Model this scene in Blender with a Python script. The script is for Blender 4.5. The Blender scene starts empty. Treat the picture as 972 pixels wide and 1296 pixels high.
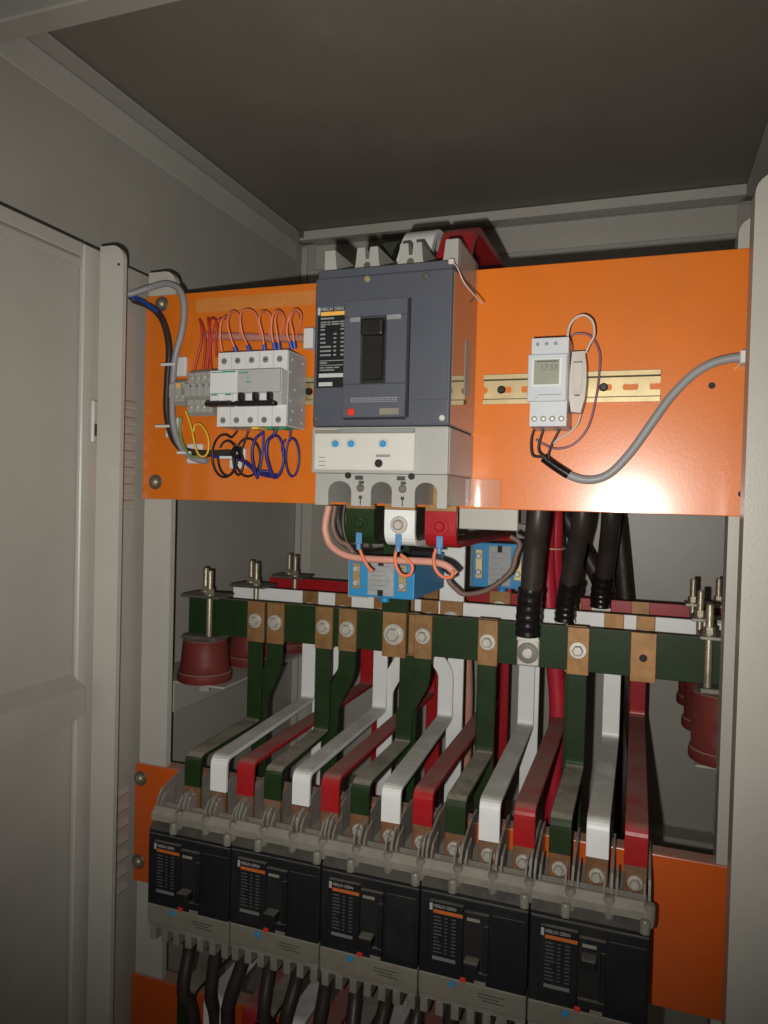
import bpy, bmesh, math, random
from mathutils import Vector, Matrix
random.seed(7)
sc = bpy.context.scene
COL = sc.collection

# ------------------------------------------------------------------ camera
CAM = Vector((0, 0, 1.5))
FPX, CX, CY = 925.0, 486.0, 648.0
R = Matrix(((0.94182672, 0.03119998, -0.33464756),
            (0.33509276, -0.01018519, 0.94213009),
            (0.02598599, -0.99946127, -0.02004757)))
cam_d = bpy.data.cameras.new("camera")
cam_d.sensor_fit = 'VERTICAL'; cam_d.sensor_height = 24.0; cam_d.lens = FPX / 1296 * 24.0
cam_d.clip_start = 0.01; cam_d.clip_end = 50
cam = bpy.data.objects.new("camera", cam_d); COL.objects.link(cam)
r, u, b = R.col[0], -R.col[1], -R.col[2]
cam.matrix_world = Matrix(((r[0], u[0], b[0], CAM[0]), (r[1], u[1], b[1], CAM[1]), (r[2], u[2], b[2], CAM[2]), (0, 0, 0, 1)))
sc.camera = cam

# ------------------------------------------------------------------ light
w = bpy.data.worlds.new("World"); sc.world = w; w.use_nodes = True
bg = w.node_tree.nodes["Background"]; bg.inputs[0].default_value = (1.0, 0.90, 0.79, 1); bg.inputs[1].default_value = 0.048
fl = bpy.data.lights.new("phone_flash", 'SPOT'); fl.energy = 21.5; fl.color = (1.0, 0.965, 0.90)
fl.shadow_soft_size = 0.004; fl.spot_size = math.radians(108); fl.spot_blend = 1.0
flo = bpy.data.objects.new("phone_flash", fl); COL.objects.link(flo)
flo.location = (-0.028, 0.012, 1.480)
flo.rotation_euler = (Vector((-0.26, 0.765, 1.57)) - Vector(flo.location)).to_track_quat('-Z', 'Y').to_euler()
sc.view_settings.view_transform = 'Standard'; sc.view_settings.look = 'None'
sc.view_settings.exposure = 0.0; sc.view_settings.gamma = 1.0; sc.view_settings.use_curve_mapping = False

# ------------------------------------------------------------------ materials
MATS = {}
def mat(name, col, rough=0.5, metal=0.0, var=0.08, vscale=30, bump=0.0, bscale=400, dust=0.0, dustcol=(0.30, 0.27, 0.22),
        spec=0.5, trans=0.0, coat=0.0, grime=0.0, alpha=1.0, ior=1.45):
    m = bpy.data.materials.new(name); m.use_nodes = True
    nt = m.node_tree; N = nt.nodes; L = nt.links
    p = N["Principled BSDF"]; tc0 = N.new("ShaderNodeTexCoord"); oi = N.new("ShaderNodeObjectInfo")
    tc = N.new("ShaderNodeVectorMath"); tc.operation = 'MULTIPLY_ADD'; tc.inputs[1].default_value = (7.3, 5.1, 9.7)   # each object its own stretch of grain and dirt
    L.new(oi.outputs["Random"], tc.inputs[0]); L.new(tc0.outputs["Object"], tc.inputs[2])
    nz = N.new("ShaderNodeTexNoise"); nz.inputs["Scale"].default_value = vscale; nz.inputs["Detail"].default_value = 6
    nz.inputs["Roughness"].default_value = 0.65
    L.new(tc.outputs[0], nz.inputs["Vector"])
    mr = N.new("ShaderNodeMapRange"); mr.inputs[1].default_value = 0.3; mr.inputs[2].default_value = 0.7
    mr.inputs[3].default_value = 1 - var; mr.inputs[4].default_value = 1 + var
    L.new(nz.outputs["Fac"], mr.inputs[0])
    mul = N.new("ShaderNodeVectorMath"); mul.operation = 'SCALE'; mul.inputs[0].default_value = col
    L.new(mr.outputs[0], mul.inputs["Scale"])
    out = mul.outputs[0]
    rough_out = None
    if grime > 0:
        n2 = N.new("ShaderNodeTexNoise"); n2.inputs["Scale"].default_value = 9; n2.inputs["Detail"].default_value = 8; n2.inputs["Roughness"].default_value = 0.7
        L.new(tc.outputs[0], n2.inputs["Vector"])
        m2 = N.new("ShaderNodeMapRange"); m2.inputs[1].default_value = 0.48; m2.inputs[2].default_value = 0.72; m2.inputs[3].default_value = 0; m2.inputs[4].default_value = grime
        L.new(n2.outputs["Fac"], m2.inputs[0])
        mx = N.new("ShaderNodeMix"); mx.data_type = 'RGBA'; L.new(m2.outputs[0], mx.inputs[0]); L.new(out, mx.inputs[6]); mx.inputs[7].default_value = (0.16, 0.13, 0.10, 1)
        out = mx.outputs[2]
    if dust > 0:
        ge = N.new("ShaderNodeNewGeometry"); sp = N.new("ShaderNodeSeparateXYZ"); L.new(ge.outputs["True Normal"], sp.inputs[0])
        d1 = N.new("ShaderNodeMapRange"); d1.inputs[1].default_value = 0.55; d1.inputs[2].default_value = 0.95; d1.inputs[4].default_value = 1
        L.new(sp.outputs[2], d1.inputs[0])
        n3 = N.new("ShaderNodeTexNoise"); n3.inputs["Scale"].default_value = 24; n3.inputs["Detail"].default_value = 7; n3.inputs["Roughness"].default_value = 0.7
        L.new(tc.outputs[0], n3.inputs["Vector"])
        d2 = N.new("ShaderNodeMapRange"); d2.inputs[1].default_value = 0.34; d2.inputs[2].default_value = 0.54; d2.inputs[3].default_value = 0.45 * dust; d2.inputs[4].default_value = dust
        L.new(n3.outputs["Fac"], d2.inputs[0])
        mm = N.new("ShaderNodeMath"); mm.operation = 'MULTIPLY'; L.new(d1.outputs[0], mm.inputs[0]); L.new(d2.outputs[0], mm.inputs[1])
        mx = N.new("ShaderNodeMix"); mx.data_type = 'RGBA'; L.new(mm.outputs[0], mx.inputs[0]); L.new(out, mx.inputs[6]); mx.inputs[7].default_value = (*dustcol, 1)
        out = mx.outputs[2]
        ra = N.new("ShaderNodeMapRange"); ra.inputs[3].default_value = rough; ra.inputs[4].default_value = 0.95
        L.new(mm.outputs[0], ra.inputs[0]); rough_out = ra.outputs[0]
    L.new(out, p.inputs["Base Color"])
    if rough_out is None:
        ra = N.new("ShaderNodeMapRange"); ra.inputs[1].default_value = 0.3; ra.inputs[2].default_value = 0.7
        k_ = 0.45 if name == 'orange' else 0.2
        ra.inputs[3].default_value = max(0.02, rough * (1 - k_)); ra.inputs[4].default_value = min(1, rough * (1 + k_))
        L.new(nz.outputs["Fac"], ra.inputs[0]); rough_out = ra.outputs[0]
    L.new(rough_out, p.inputs["Roughness"])
    p.inputs["Metallic"].default_value = metal
    p.inputs["Specular IOR Level"].default_value = spec
    p.inputs["IOR"].default_value = ior
    p.inputs["Transmission Weight"].default_value = trans
    p.inputs["Coat Weight"].default_value = coat; p.inputs["Coat Roughness"].default_value = 0.17
    p.inputs["Alpha"].default_value = alpha
    if bump > 0:
        nb = N.new("ShaderNodeTexNoise"); nb.inputs["Scale"].default_value = bscale; nb.inputs["Detail"].default_value = 2
        L.new(tc.outputs[0], nb.inputs["Vector"])
        bp = N.new("ShaderNodeBump"); bp.inputs["Strength"].default_value = bump; bp.inputs["Distance"].default_value = 0.001
        L.new(nb.outputs["Fac"], bp.inputs["Height"]); L.new(bp.outputs[0], p.inputs["Normal"])
    MATS[name] = m; return m

mat('cabinet', (0.39, 0.372, 0.33), 0.38, var=0.05, vscale=6, bump=0.12, bscale=500, dust=0.6, grime=0.12)
mat('cabinet_light', (0.47, 0.452, 0.405), 0.36, var=0.04, vscale=7, bump=0.10, bscale=500, dust=0.4, grime=0.10)
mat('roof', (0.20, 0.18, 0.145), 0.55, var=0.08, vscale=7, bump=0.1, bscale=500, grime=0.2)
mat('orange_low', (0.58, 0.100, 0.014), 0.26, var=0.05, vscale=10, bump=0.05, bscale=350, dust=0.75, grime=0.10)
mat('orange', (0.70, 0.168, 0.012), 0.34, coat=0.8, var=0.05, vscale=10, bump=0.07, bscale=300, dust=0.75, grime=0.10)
mat('green', (0.012, 0.031, 0.008), 0.5, var=0.18, vscale=40, bump=0.06, bscale=250, dust=0.9, grime=0.08, spec=0.28)
mat('white', (0.76, 0.775, 0.76), 0.38, var=0.04, vscale=30, bump=0.05, bscale=250, dust=0.8, dustcol=(0.40, 0.38, 0.33), grime=0.10)
mat('red', (0.36, 0.010, 0.014), 0.34, var=0.12, vscale=40, bump=0.06, bscale=250, dust=0.72, dustcol=(0.24, 0.17, 0.14), grime=0.12)
mat('copper', (0.31, 0.165, 0.062), 0.52, metal=0.45, var=0.25, vscale=60, grime=0.35, dust=0.5)
mat('brass', (0.50, 0.40, 0.22), 0.42, metal=0.6, var=0.15, vscale=50, grime=0.2, dust=0.4)
mat('stud_metal', (0.34, 0.30, 0.22), 0.42, metal=0.6, var=0.2, vscale=150, bump=0.2, bscale=300)
mat('groove_shade', (0.07, 0.055, 0.035), 0.7, var=0.3, vscale=120)  # dark tone paints the shadow line inside the rail grooves
mat('zinc', (0.52, 0.50, 0.44), 0.48, metal=0.45, var=0.15, vscale=120, dust=0.4)
mat('steel_dark', (0.22, 0.20, 0.17), 0.4, metal=0.7, var=0.2, vscale=100, dust=0.3)
mat('breaker_blue', (0.068, 0.074, 0.094), 0.48, var=0.08, vscale=25, bump=0.1, bscale=900, dust=0.7, grime=0.06)
mat('breaker_blue_panel', (0.076, 0.084, 0.102), 0.45, var=0.06, vscale=25, bump=0.08, bscale=900, dust=0.6)
mat('breaker_dark', (0.010, 0.011, 0.013), 0.55, var=0.12, vscale=25, bump=0.1, bscale=900, dust=0.55, grime=0.10, spec=0.3)
mat('black_plastic', (0.012, 0.011, 0.010), 0.40, var=0.3, vscale=40, dust=0.5)
mat('grey_plastic', (0.34, 0.335, 0.31), 0.45, var=0.06, vscale=30, bump=0.06, bscale=700, dust=0.6, grime=0.2)
mat('dusty_plastic', (0.235, 0.215, 0.18), 0.5, var=0.2, vscale=50, dust=0.7, grime=0.3)
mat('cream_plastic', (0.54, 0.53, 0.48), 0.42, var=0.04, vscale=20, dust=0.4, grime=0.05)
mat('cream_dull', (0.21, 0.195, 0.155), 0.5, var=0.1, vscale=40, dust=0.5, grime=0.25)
mat('white_plastic', (0.64, 0.64, 0.63), 0.36, var=0.02, vscale=20, dust=0.3)
mat('side_plastic', (0.40, 0.40, 0.395), 0.4, var=0.03, vscale=20)
mat('screw_grey', (0.25, 0.25, 0.245), 0.4, metal=0.3)
mat('timer_plastic', (0.50, 0.52, 0.545), 0.36, var=0.02, vscale=20)
mat('lcd', (0.30, 0.30, 0.24), 0.25, var=0.03, vscale=20)
mat('lcd_ink', (0.12, 0.12, 0.11), 0.5)
mat('print_white', (0.45, 0.46, 0.45), 0.5)
mat('print_grey', (0.22, 0.23, 0.23), 0.5)
mat('print_faint', (0.36, 0.36, 0.35), 0.6)  # duller print colours for the lower breakers
mat('print_orange_faint', (0.50, 0.12, 0.02), 0.6)
mat('print_dim', (0.085, 0.085, 0.085), 0.6)
mat('print_dim2', (0.17, 0.17, 0.17), 0.6)
mat('fin_plastic', (0.27, 0.25, 0.215), 0.35, var=0.2, vscale=60, alpha=0.85, grime=0.25)
mat('print_dark', (0.05, 0.05, 0.05), 0.5)
mat('print_green', (0.02, 0.28, 0.14), 0.5)
mat('print_orange', (0.75, 0.22, 0.03), 0.5)
mat('print_amber', (0.80, 0.42, 0.08), 0.5)
mat('red_button', (0.65, 0.04, 0.025), 0.4)
mat('blue_dial', (0.03, 0.27, 0.55), 0.4)
mat('blue_plastic', (0.025, 0.25, 0.52), 0.42, var=0.05, dust=0.7)
mat('label_paper', (0.34, 0.35, 0.35), 0.5, var=0.12, vscale=120, grime=0.25)
mat('tape', (0.60, 0.22, 0.045), 0.5, var=0.08, vscale=60)
mat('insulator', (0.14, 0.026, 0.021), 0.5, var=0.12, vscale=30, dust=0.6, grime=0.08, spec=0.25)
mat('black_cable', (0.034, 0.025, 0.021), 0.42, var=0.2, vscale=60, dust=0.35, dustcol=(0.15, 0.12, 0.10))
mat('brown_cable', (0.028, 0.017, 0.012), 0.5, var=0.2, vscale=60)
mat('black_tape', (0.010, 0.008, 0.008), 0.28, var=0.3, vscale=80, bump=0.3, bscale=120)
mat('red_cable', (0.48, 0.020, 0.040), 0.42, var=0.08)
mat('grey_cable', (0.27, 0.27, 0.28), 0.45, var=0.05)
mat('blue_cable', (0.015, 0.06, 0.28), 0.42)
mat('blue_wire', (0.020, 0.022, 0.17), 0.4)
mat('black_wire', (0.015, 0.010, 0.012), 0.4)
mat('salmon_wire', (0.72, 0.19, 0.09), 0.42)
mat('red_wire', (0.48, 0.035, 0.02), 0.42)
mat('pink_sleeve', (0.42, 0.19, 0.15), 0.4, var=0.15, vscale=150)
mat('pink_tube', (0.62, 0.30, 0.23), 0.4, var=0.08, vscale=80)
mat('brown_tube', (0.19, 0.12, 0.09), 0.5, var=0.2, vscale=80)
mat('yellow_wire', (0.75, 0.45, 0.03), 0.4)
mat('green_wire', (0.16, 0.26, 0.08), 0.4)
mat('holder_plastic', (0.50, 0.46, 0.41), 0.4)
mat('copper_shaded', (0.21, 0.10, 0.045), 0.6, metal=0.25, var=0.35, vscale=70, grime=0.5, dust=0.5)  # grime plus the terminal fins' shade, both put into the copper colour
mat('white_wire', (0.54, 0.46, 0.42), 0.4)
mat('purple_wire', (0.22, 0.11, 0.16), 0.4)
mat('ferrule', (0.03, 0.07, 0.32), 0.4)
mat('lug_blue', (0.10, 0.25, 0.48), 0.4)
mat('hole_and_shadow_black', (0.012, 0.011, 0.010), 0.7)
mat('clear_plastic', (0.70, 0.62, 0.56), 0.13, var=0.02, alpha=0.14, spec=1.0)
mat('side_gloss', (0.20, 0.165, 0.15), 0.07, var=0.1, vscale=30, spec=1.0, ior=2.0)
mat('smoke_plastic', (0.27, 0.25, 0.21), 0.22, var=0.15, vscale=60, alpha=0.72, grime=0.2)

# ------------------------------------------------------------------ helpers
def at(px, py, Y):
    """World point at depth Y on the line of sight through a place in the photograph."""
    v = R @ Vector((px - CX, py - CY, FPX)); return CAM + v * (Y / v[1])

class MB:
    def __init__(s): s.v = []; s.f = []; s.sm = []
    def add(s, vs, fs, smooth=False):
        n = len(s.v); s.v += [tuple(v) for v in vs]; s.f += [tuple(i + n for i in f) for f in fs]; s.sm += [smooth] * len(fs); return s
    def box(s, x0, x1, y0, y1, z0, z1, bev=0.0, seg=1):
        if bev <= 0:
            vs = [(x, y, z) for x in (x0, x1) for y in (y0, y1) for z in (z0, z1)]
            return s.add(vs, [(0, 1, 3, 2), (4, 6, 7, 5), (0, 4, 5, 1), (2, 3, 7, 6), (0, 2, 6, 4), (1, 5, 7, 3)])
        bm = bmesh.new(); bmesh.ops.create_cube(bm, size=1)
        for v in bm.verts: v.co = ((x0 + x1) / 2 + v.co.x * (x1 - x0), (y0 + y1) / 2 + v.co.y * (y1 - y0), (z0 + z1) / 2 + v.co.z * (z1 - z0))
        bmesh.ops.bevel(bm, geom=bm.edges[:], offset=bev, segments=seg, affect='EDGES', profile=0.5)
        return s.bm(bm)
    def bm(s, bm, smooth=False):
        bm.verts.index_update(); s.add([v.co[:] for v in bm.verts], [[v.index for v in f.verts] for f in bm.faces], smooth); bm.free(); return s
    def prism(s, pts, axis, a, b, smooth=False):
        """polygon pts (2D, ccw or cw) extruded along axis from a to b"""
        n = len(pts)
        def P(p, t): return {'x': (t, p[0], p[1]), 'y': (p[0], t, p[1]), 'z': (p[0], p[1], t)}[axis]
        vs = [P(p, a) for p in pts] + [P(p, b) for p in pts]
        fs = [tuple(range(n)), tuple(range(2 * n - 1, n - 1, -1))]
        s.add(vs, fs); 
        s.add(vs, [(i, (i + 1) % n, n + (i + 1) % n, n + i) for i in range(n)], smooth); return s
    def lathe(s, prof, c, axis='z', n=24, smooth=True):
        """prof: list of (r, h) from one end to the other, closed with caps"""
        vs = []; fs = []
        for (rr, h) in prof:
            for k in range(n):
                a = 2 * math.pi * k / n; ca, sa = rr * math.cos(a), rr * math.sin(a)
                vs.append({'z': (c[0] + ca, c[1] + sa, c[2] + h), 'y': (c[0] + ca, c[1] + h, c[2] + sa), 'x': (c[0] + h, c[1] + ca, c[2] + sa)}[axis])
        m = len(prof)
        for i in range(m - 1):
            for k in range(n):
                k2 = (k + 1) % n; fs.append((i * n + k, i * n + k2, (i + 1) * n + k2, (i + 1) * n + k))
        s.add(vs, fs, smooth)
        s.add(vs[:n], [tuple(range(n))]); s.add(vs[-n:], [tuple(range(n))]); return s
    def tube(s, pts, rad, n=10, sub=6, radf=None):
        pts = [Vector(p) for p in pts]; P = smooth_path(pts, sub) if sub > 1 else pts
        vs = []; fs = []; t0 = (P[1] - P[0]).normalized()
        nrm = t0.orthogonal().normalized()
        for i, p in enumerate(P):
            t = (P[min(i + 1, len(P) - 1)] - P[max(i - 1, 0)]).normalized()
            nrm = (nrm - t * nrm.dot(t)).normalized(); bn = t.cross(nrm)
            rr = rad if radf is None else rad * radf(i / (len(P) - 1))
            for k in range(n):
                a = 2 * math.pi * k / n; vs.append(p + (nrm * math.cos(a) + bn * math.sin(a)) * rr)
        for i in range(len(P) - 1):
            for k in range(n):
                k2 = (k + 1) % n; fs.append((i * n + k, i * n + k2, (i + 1) * n + k2, (i + 1) * n + k))
        s.add(vs, fs, True); s.add(vs[:n], [tuple(range(n))]); s.add(vs[-n:], [tuple(range(n))]); return s
    def strip(s, pts, width, thick, ch=0.0006):
        """flat bar swept along pts, its width kept as near to the X axis as the path lets it be"""
        P = [Vector(p) for p in pts]; vs = []; fs = []
        hw, ht = width / 2, thick / 2
        sec = [(-hw, -ht + ch), (-hw + ch, -ht), (hw - ch, -ht), (hw, -ht + ch), (hw, ht - ch), (hw - ch, ht), (-hw + ch, ht), (-hw, ht - ch)]
        for i, p in enumerate(P):
            t = (P[min(i + 1, len(P) - 1)] - P[max(i - 1, 0)]).normalized()
            wd = Vector((1, 0, 0)); wd = (wd - t * wd.dot(t)).normalized(); nr = t.cross(wd)
            for a, c in sec: vs.append(p + wd * a + nr * c)
        for i in range(len(P) - 1):
            for k in range(8):
                k2 = (k + 1) % 8; fs.append((i * 8 + k, i * 8 + k2, (i + 1) * 8 + k2, (i + 1) * 8 + k))
        s.add(vs, fs, False); s.add(vs[:8], [tuple(range(8))]); s.add(vs[-8:], [tuple(range(8))]); return s

def smooth_path(pts, sub):
    if len(pts) < 3: return [pts[0].lerp(pts[-1], i / sub) for i in range(sub + 1)]
    out = []
    q = [pts[0] * 2 - pts[1]] + pts + [pts[-1] * 2 - pts[-2]]
    for i in range(1, len(q) - 2):
        p0, p1, p2, p3 = q[i - 1:i + 3]
        for k in range(sub):
            t = k / sub
            out.append(0.5 * ((2 * p1) + (p2 - p0) * t + (2 * p0 - 5 * p1 + 4 * p2 - p3) * t * t + (3 * p1 - p0 - 3 * p2 + p3) * t ** 3))
    out.append(pts[-1]); return out

def fillet(pts, rad, n=5):
    P = [Vector(p) for p in pts]; out = [P[0]]
    for i in range(1, len(P) - 1):
        a, b, c = P[i - 1], P[i], P[i + 1]; d1 = (a - b); d2 = (c - b); rr = min(rad, d1.length * .45, d2.length * .45)
        s, e = b + d1.normalized() * rr, b + d2.normalized() * rr
        for k in range(n + 1):
            t = k / n; out.append(s * (1 - t) ** 2 + b * 2 * t * (1 - t) + e * t * t)
    out.append(P[-1]); return out

def root_loc(o):
    while o.parent: o = o.parent
    return Vector(o.location)

def mk(name, mb, m, parent=None, base=None):
    L0 = root_loc(parent) if parent else (Vector(base) if base is not None else sum((Vector(v) for v in mb.v), Vector()) / len(mb.v))
    me = bpy.data.meshes.new(name); me.from_pydata([Vector(v) - L0 for v in mb.v], [], mb.f)
    me.polygons.foreach_set('use_smooth', mb.sm); me.update()
    bm = bmesh.new(); bm.from_mesh(me); bmesh.ops.recalc_face_normals(bm, faces=bm.faces); bm.to_mesh(me); bm.free()
    me.materials.append(MATS[m]); o = bpy.data.objects.new(name, me); COL.objects.link(o)
    if parent: o.parent = parent
    else: o.location = L0
    return o
def tag(o, label, cat, group=None):
    o['label'] = label; o['category'] = cat
    if group: o['group'] = group
    return o
def thing(name, label, cat, loc, group=None):
    o = bpy.data.objects.new(name, None); COL.objects.link(o); o.location = loc; o.empty_display_size = 0.02
    return tag(o, label, cat, group)
def copy_tree(o, parent=None):
    c = o.copy(); COL.objects.link(c)
    if parent: c.parent = parent
    for ch in [k for k in COL.objects if k.parent == o]: copy_tree(ch, c)
    return c
def text(name, body, size, loc, m, parent, sx=1.0, ext=0.00015, align='LEFT', bold=0.0):
    """flat lettering facing the front (-Y); loc is the baseline start in world coordinates"""
    cu = bpy.data.curves.new(name, 'FONT'); cu.body = body; cu.size = size; cu.extrude = ext; cu.resolution_u = 2; cu.align_x = align; cu.offset = bold
    t = bpy.data.objects.new(name, cu); COL.objects.link(t)
    dg = bpy.context.evaluated_depsgraph_get(); me = bpy.data.meshes.new_from_object(t.evaluated_get(dg))
    bpy.data.objects.remove(t); bpy.data.curves.remove(cu)
    L0 = root_loc(parent)
    for v in me.vertices:
        x, y, z = v.co; v.co = Vector((loc[0] + x * sx, loc[1] - z, loc[2] + y)) - L0
    me.materials.clear(); me.materials.append(MATS[m])
    o = bpy.data.objects.new(name, me); COL.objects.link(o); o.parent = parent; return o
def bolt(name, c, rad, parent, m='zinc', washer=1.5, h=0.006, n=6, facing='-y'):
    mb = MB(); sgn = -1
    mb.lathe([(rad * washer, 0), (rad * washer, sgn * 0.0012), (rad * washer * .97, sgn * .0016)], c, 'y', 20, True)
    c2 = (c[0], c[1] + sgn * .0016, c[2])
    mb.lathe([(rad, 0), (rad, sgn * h * .8), (rad * .8, sgn * h)], c2, 'y', n, False)
    return mk(name, mb, m, parent)
ORD = ['first', 'second', 'third', 'fourth', 'fifth']

# ------------------------------------------------------------------ cabinet
XL, XR, YB, ZC, YF = -0.66, 0.165, 1.33, 2.0, 0.56
cab = thing('electrical_cabinet', 'grey sheet-metal electrical cabinet housing all the switchgear, seen open from the front', 'cabinet', (-0.25, 0.62, 0.40))
mb = MB(); mb.box(XL - .002, XR + .002, YF, YB + .002, ZC, ZC + .002); mk('roof_panel', mb, 'roof', cab)
mb = MB(); mb.box(XL - .002, XR + .002, YB, YB + .002, .40, ZC - .0005); mk('back_panel', mb, 'cabinet', cab)
mb = MB(); mb.box(XL - .002, XL, YF, YB - .0005, .40, ZC - .0005); mk('side_panel', mb, 'cabinet', cab)
mb = MB(); mb.box(XR, XR + .002, YF, YB - .0005, .40, ZC - .0005); mk('side_panel', mb, 'cabinet', cab)
# roof frame, left: flange under the roof and vertical leg on the wall
mb = MB(); mb.box(XL + .0005, XL + .030, YF + .031, YB - .03, ZC - .004, ZC - .001, .001); mb.box(XL + .028, XL + .0295, YF + .031, YB - .03, ZC - .0075, ZC - .0045)
mk('frame_rail', mb, 'cabinet', cab)
mb = MB(); mb.box(XL + .0005, XL + .003, YF + .031, YB - .03, ZC - .042, ZC - .0045, .0008); mk('frame_rail', mb, 'cabinet_light', cab)
# back rail
mb = MB(); mb.box(XL + .031, XR - .03, YB - .075, YB - .060, ZC - .018, ZC - .001, .001); mk('frame_rail', mb, 'cabinet_light', cab)
mb = MB(); mb.box(XL + .031, XR - .03, YB - .0595, YB - .004, ZC - .004, ZC - .001); mk('frame_rail', mb, 'cabinet', cab)
mb = MB(); mb.box(XL + .031, XR - .03, YB - .004, YB - .0005, ZC - .052, ZC - .005, .0008); mk('frame_rail', mb, 'cabinet_light', cab)
# front lintel and right rail
mb = MB(); mb.box(XL + .0005, XR - .0005, YF, YF + .030, 1.962, ZC - .0005, .002); mk('lintel', mb, 'cabinet', cab)
mb = MB(); mb.box(XR - .030, XR - .0005, YF + .031, YB - .03, ZC - .004, ZC - .001, .001); mk('frame_rail', mb, 'cabinet', cab)
# corner bits
mb = MB(); mb.box(XL + .0005, XL + .013, YB - .006, YB - .0008, .45, ZC - .006, .001); mb.box(XL + .014, XL + .036, YB - .0035, YB - .0006, .45, ZC - .053, .001)
mk('corner_post', mb, 'cabinet_light', cab)
mb = MB(); mb.box(XR - .036, XR - .0005, YB - .006, YB - .0008, .45, ZC - .006, .001); mk('corner_post', mb, 'cabinet', cab)
mb = MB(); mb.lathe([(.004, 0), (.004, -.012)], (XL + .036, YB - .078, ZC - .002), 'z', 10); mk('roof_screw', mb, 'steel_dark', cab)
# wall seams / lower side ledges
mb = MB(); mb.box(XL + .0004, XL + .0025, .85, YB - .02, .95, 1.165, .0008); mk('side_skin', mb, 'cabinet', cab)
mb = MB(); mb.box(XL + .0004, XL + .0025, .85, YB - .02, .60, .945, .0008); mk('side_skin', mb, 'cabinet', cab)
mb = MB(); mb.box(XL + .04, XR - .04, YB - .05, YB - .0005, .905, .955, .002); mk('back_rail', mb, 'cabinet', cab)
mb = MB(); mb.lathe([(.010, 0), (.010, -.001)], (.125, YB - .0505, .93), 'y', 14); mk('rail_hole', mb, 'hole_and_shadow_black', cab)

def upright(x0, x1, y0, y1, ztop, round_right, m='cabinet_light'):
    rr = .016; pts = [(x0, .40)]
    arc = [(math.cos(a) * rr, math.sin(a) * rr) for a in [i * math.pi / 2 / 6 for i in range(7)]]
    if round_right:
        pts += [(x1, .40)] + [(x1 - rr + c, ztop - rr + s) for c, s in arc] + [(x0, ztop)]
    else:
        pts += [(x1, .40), (x1, ztop)] + [(x0 + rr - c, ztop - rr + s) for c, s in reversed(arc)]
    mb = MB(); mb.prism(pts, 'y', y0, y1); return mk('upright', mb, m, cab)
PX0, PX1 = -.5945, -.5545
up1 = upright(-.5860, -.5540, .672, .678, 1.774, True)
up2 = upright(PX0, PX1, .769, .778, 1.774, True)
up3 = upright(.0785, .123, .672, .700, 1.774, False, 'cabinet')  # darker grey on both right uprights paints in the weaker light there
up4 = upright(.0765, .1165, .769, .800, 1.774, False, 'cabinet')
mb = MB(); mb.lathe([(.0015, 0), (.0015, -.001)], (-.560, .672, 1.752), 'y', 8); mk('pin_hole', mb, 'hole_and_shadow_black', up1)
# side partition behind the door, with louvres
mb = MB(); mb.box(-.6075, -.6045, .672, .800, .40, 1.774, .0008); part = mk('side_partition', mb, 'cabinet', cab)
for z0, n in ((1.612, 7), (1.13, 7)):
    for k in range(n):
        z = z0 - k * .0205; mb = MB()
        prof = [(-.6044, z - .012), (-.6012, z - .0115), (-.6000, z - .008), (-.6018, z - .002), (-.6044, z)]
        mb.prism([(y, x) for x, y in prof] if False else prof, 'y', .724, .758) ; mk('louvre', mb, 'cabinet', part)
# open door at the left (its inner face shows)
door = MB(); door.box(-.618, -.6005, .30, .6705, .40, 1.774, .001); door = mk('door', door, 'cabinet', cab)
mb = MB(); mb.box(-.6004, -.5940, .6560, .6830, .40, 1.7735, .0015); mk('door_flange', mb, 'cabinet_light', door)
mb = MB(); mb.box(-.6004, -.594, .30, .6555, 1.758, 1.7735, .0012); mb.box(-.6004, -.597, .30, .6555, 1.748, 1.7565, .001); mk('door_flange', mb, 'cabinet', door)
mb = MB(); mb.prism([(-.6004, 1.292), (-.582, 1.279), (-.582, 1.246), (-.6004, 1.243)], 'y', .30, .6555); mk('door_stiffener', mb, 'cabinet', door)
mb = MB(); mb.box(-.6004, -.5985, .30, .578, .96, 1.105, .0008); mk('lock_cover', mb, 'cabinet', door)
mb = MB(); mb.box(-.5938, -.5885, .668, .6815, 1.553, 1.602, .002); hb = mk('hinge', mb, 'cabinet_light', door)
mb = MB(); mb.box(-.5884, -.5879, .670, .674, 1.561, 1.575); mk('hinge_pin', mb, 'steel_dark', hb)
# insulator shelves
def shelf(x0, x1, y0, y1, z):
    mb = MB(); mb.box(x0, x1, y0, y1, z - .003, z, .0008); return mk('shelf', mb, 'cabinet', cab)
s1 = shelf(XL + .001, -.516, .838, 1.30, 1.243)
mb = MB(); mb.box(-.603, -.600, .846, 1.30, 1.197, 1.2397, .0006); mk('shelf_lip', mb, 'cabinet', s1)
s2 = shelf(.060, XR - .001, .836, .892, 1.226)
mb = MB(); mb.prism([(-.66, .8375), (-.60, .8375), (-.612, .815), (-.66, .815)], 'z', 1.236, 1.2395); mk('shelf_tab', mb, 'cabinet_light', s1)
# grey carrier behind upper panel
mb = MB(); mb.box(-.197, -.129, .80, .806, 1.467, 1.50, .001); br = mk('carrier_plate', mb, 'cabinet_light', cab)
mb = MB(); mb.box(-.1284, -.121, .812, .822, 1.474, 1.50, .001); mk('carrier_post', mb, 'brown_cable', cab)

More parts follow.
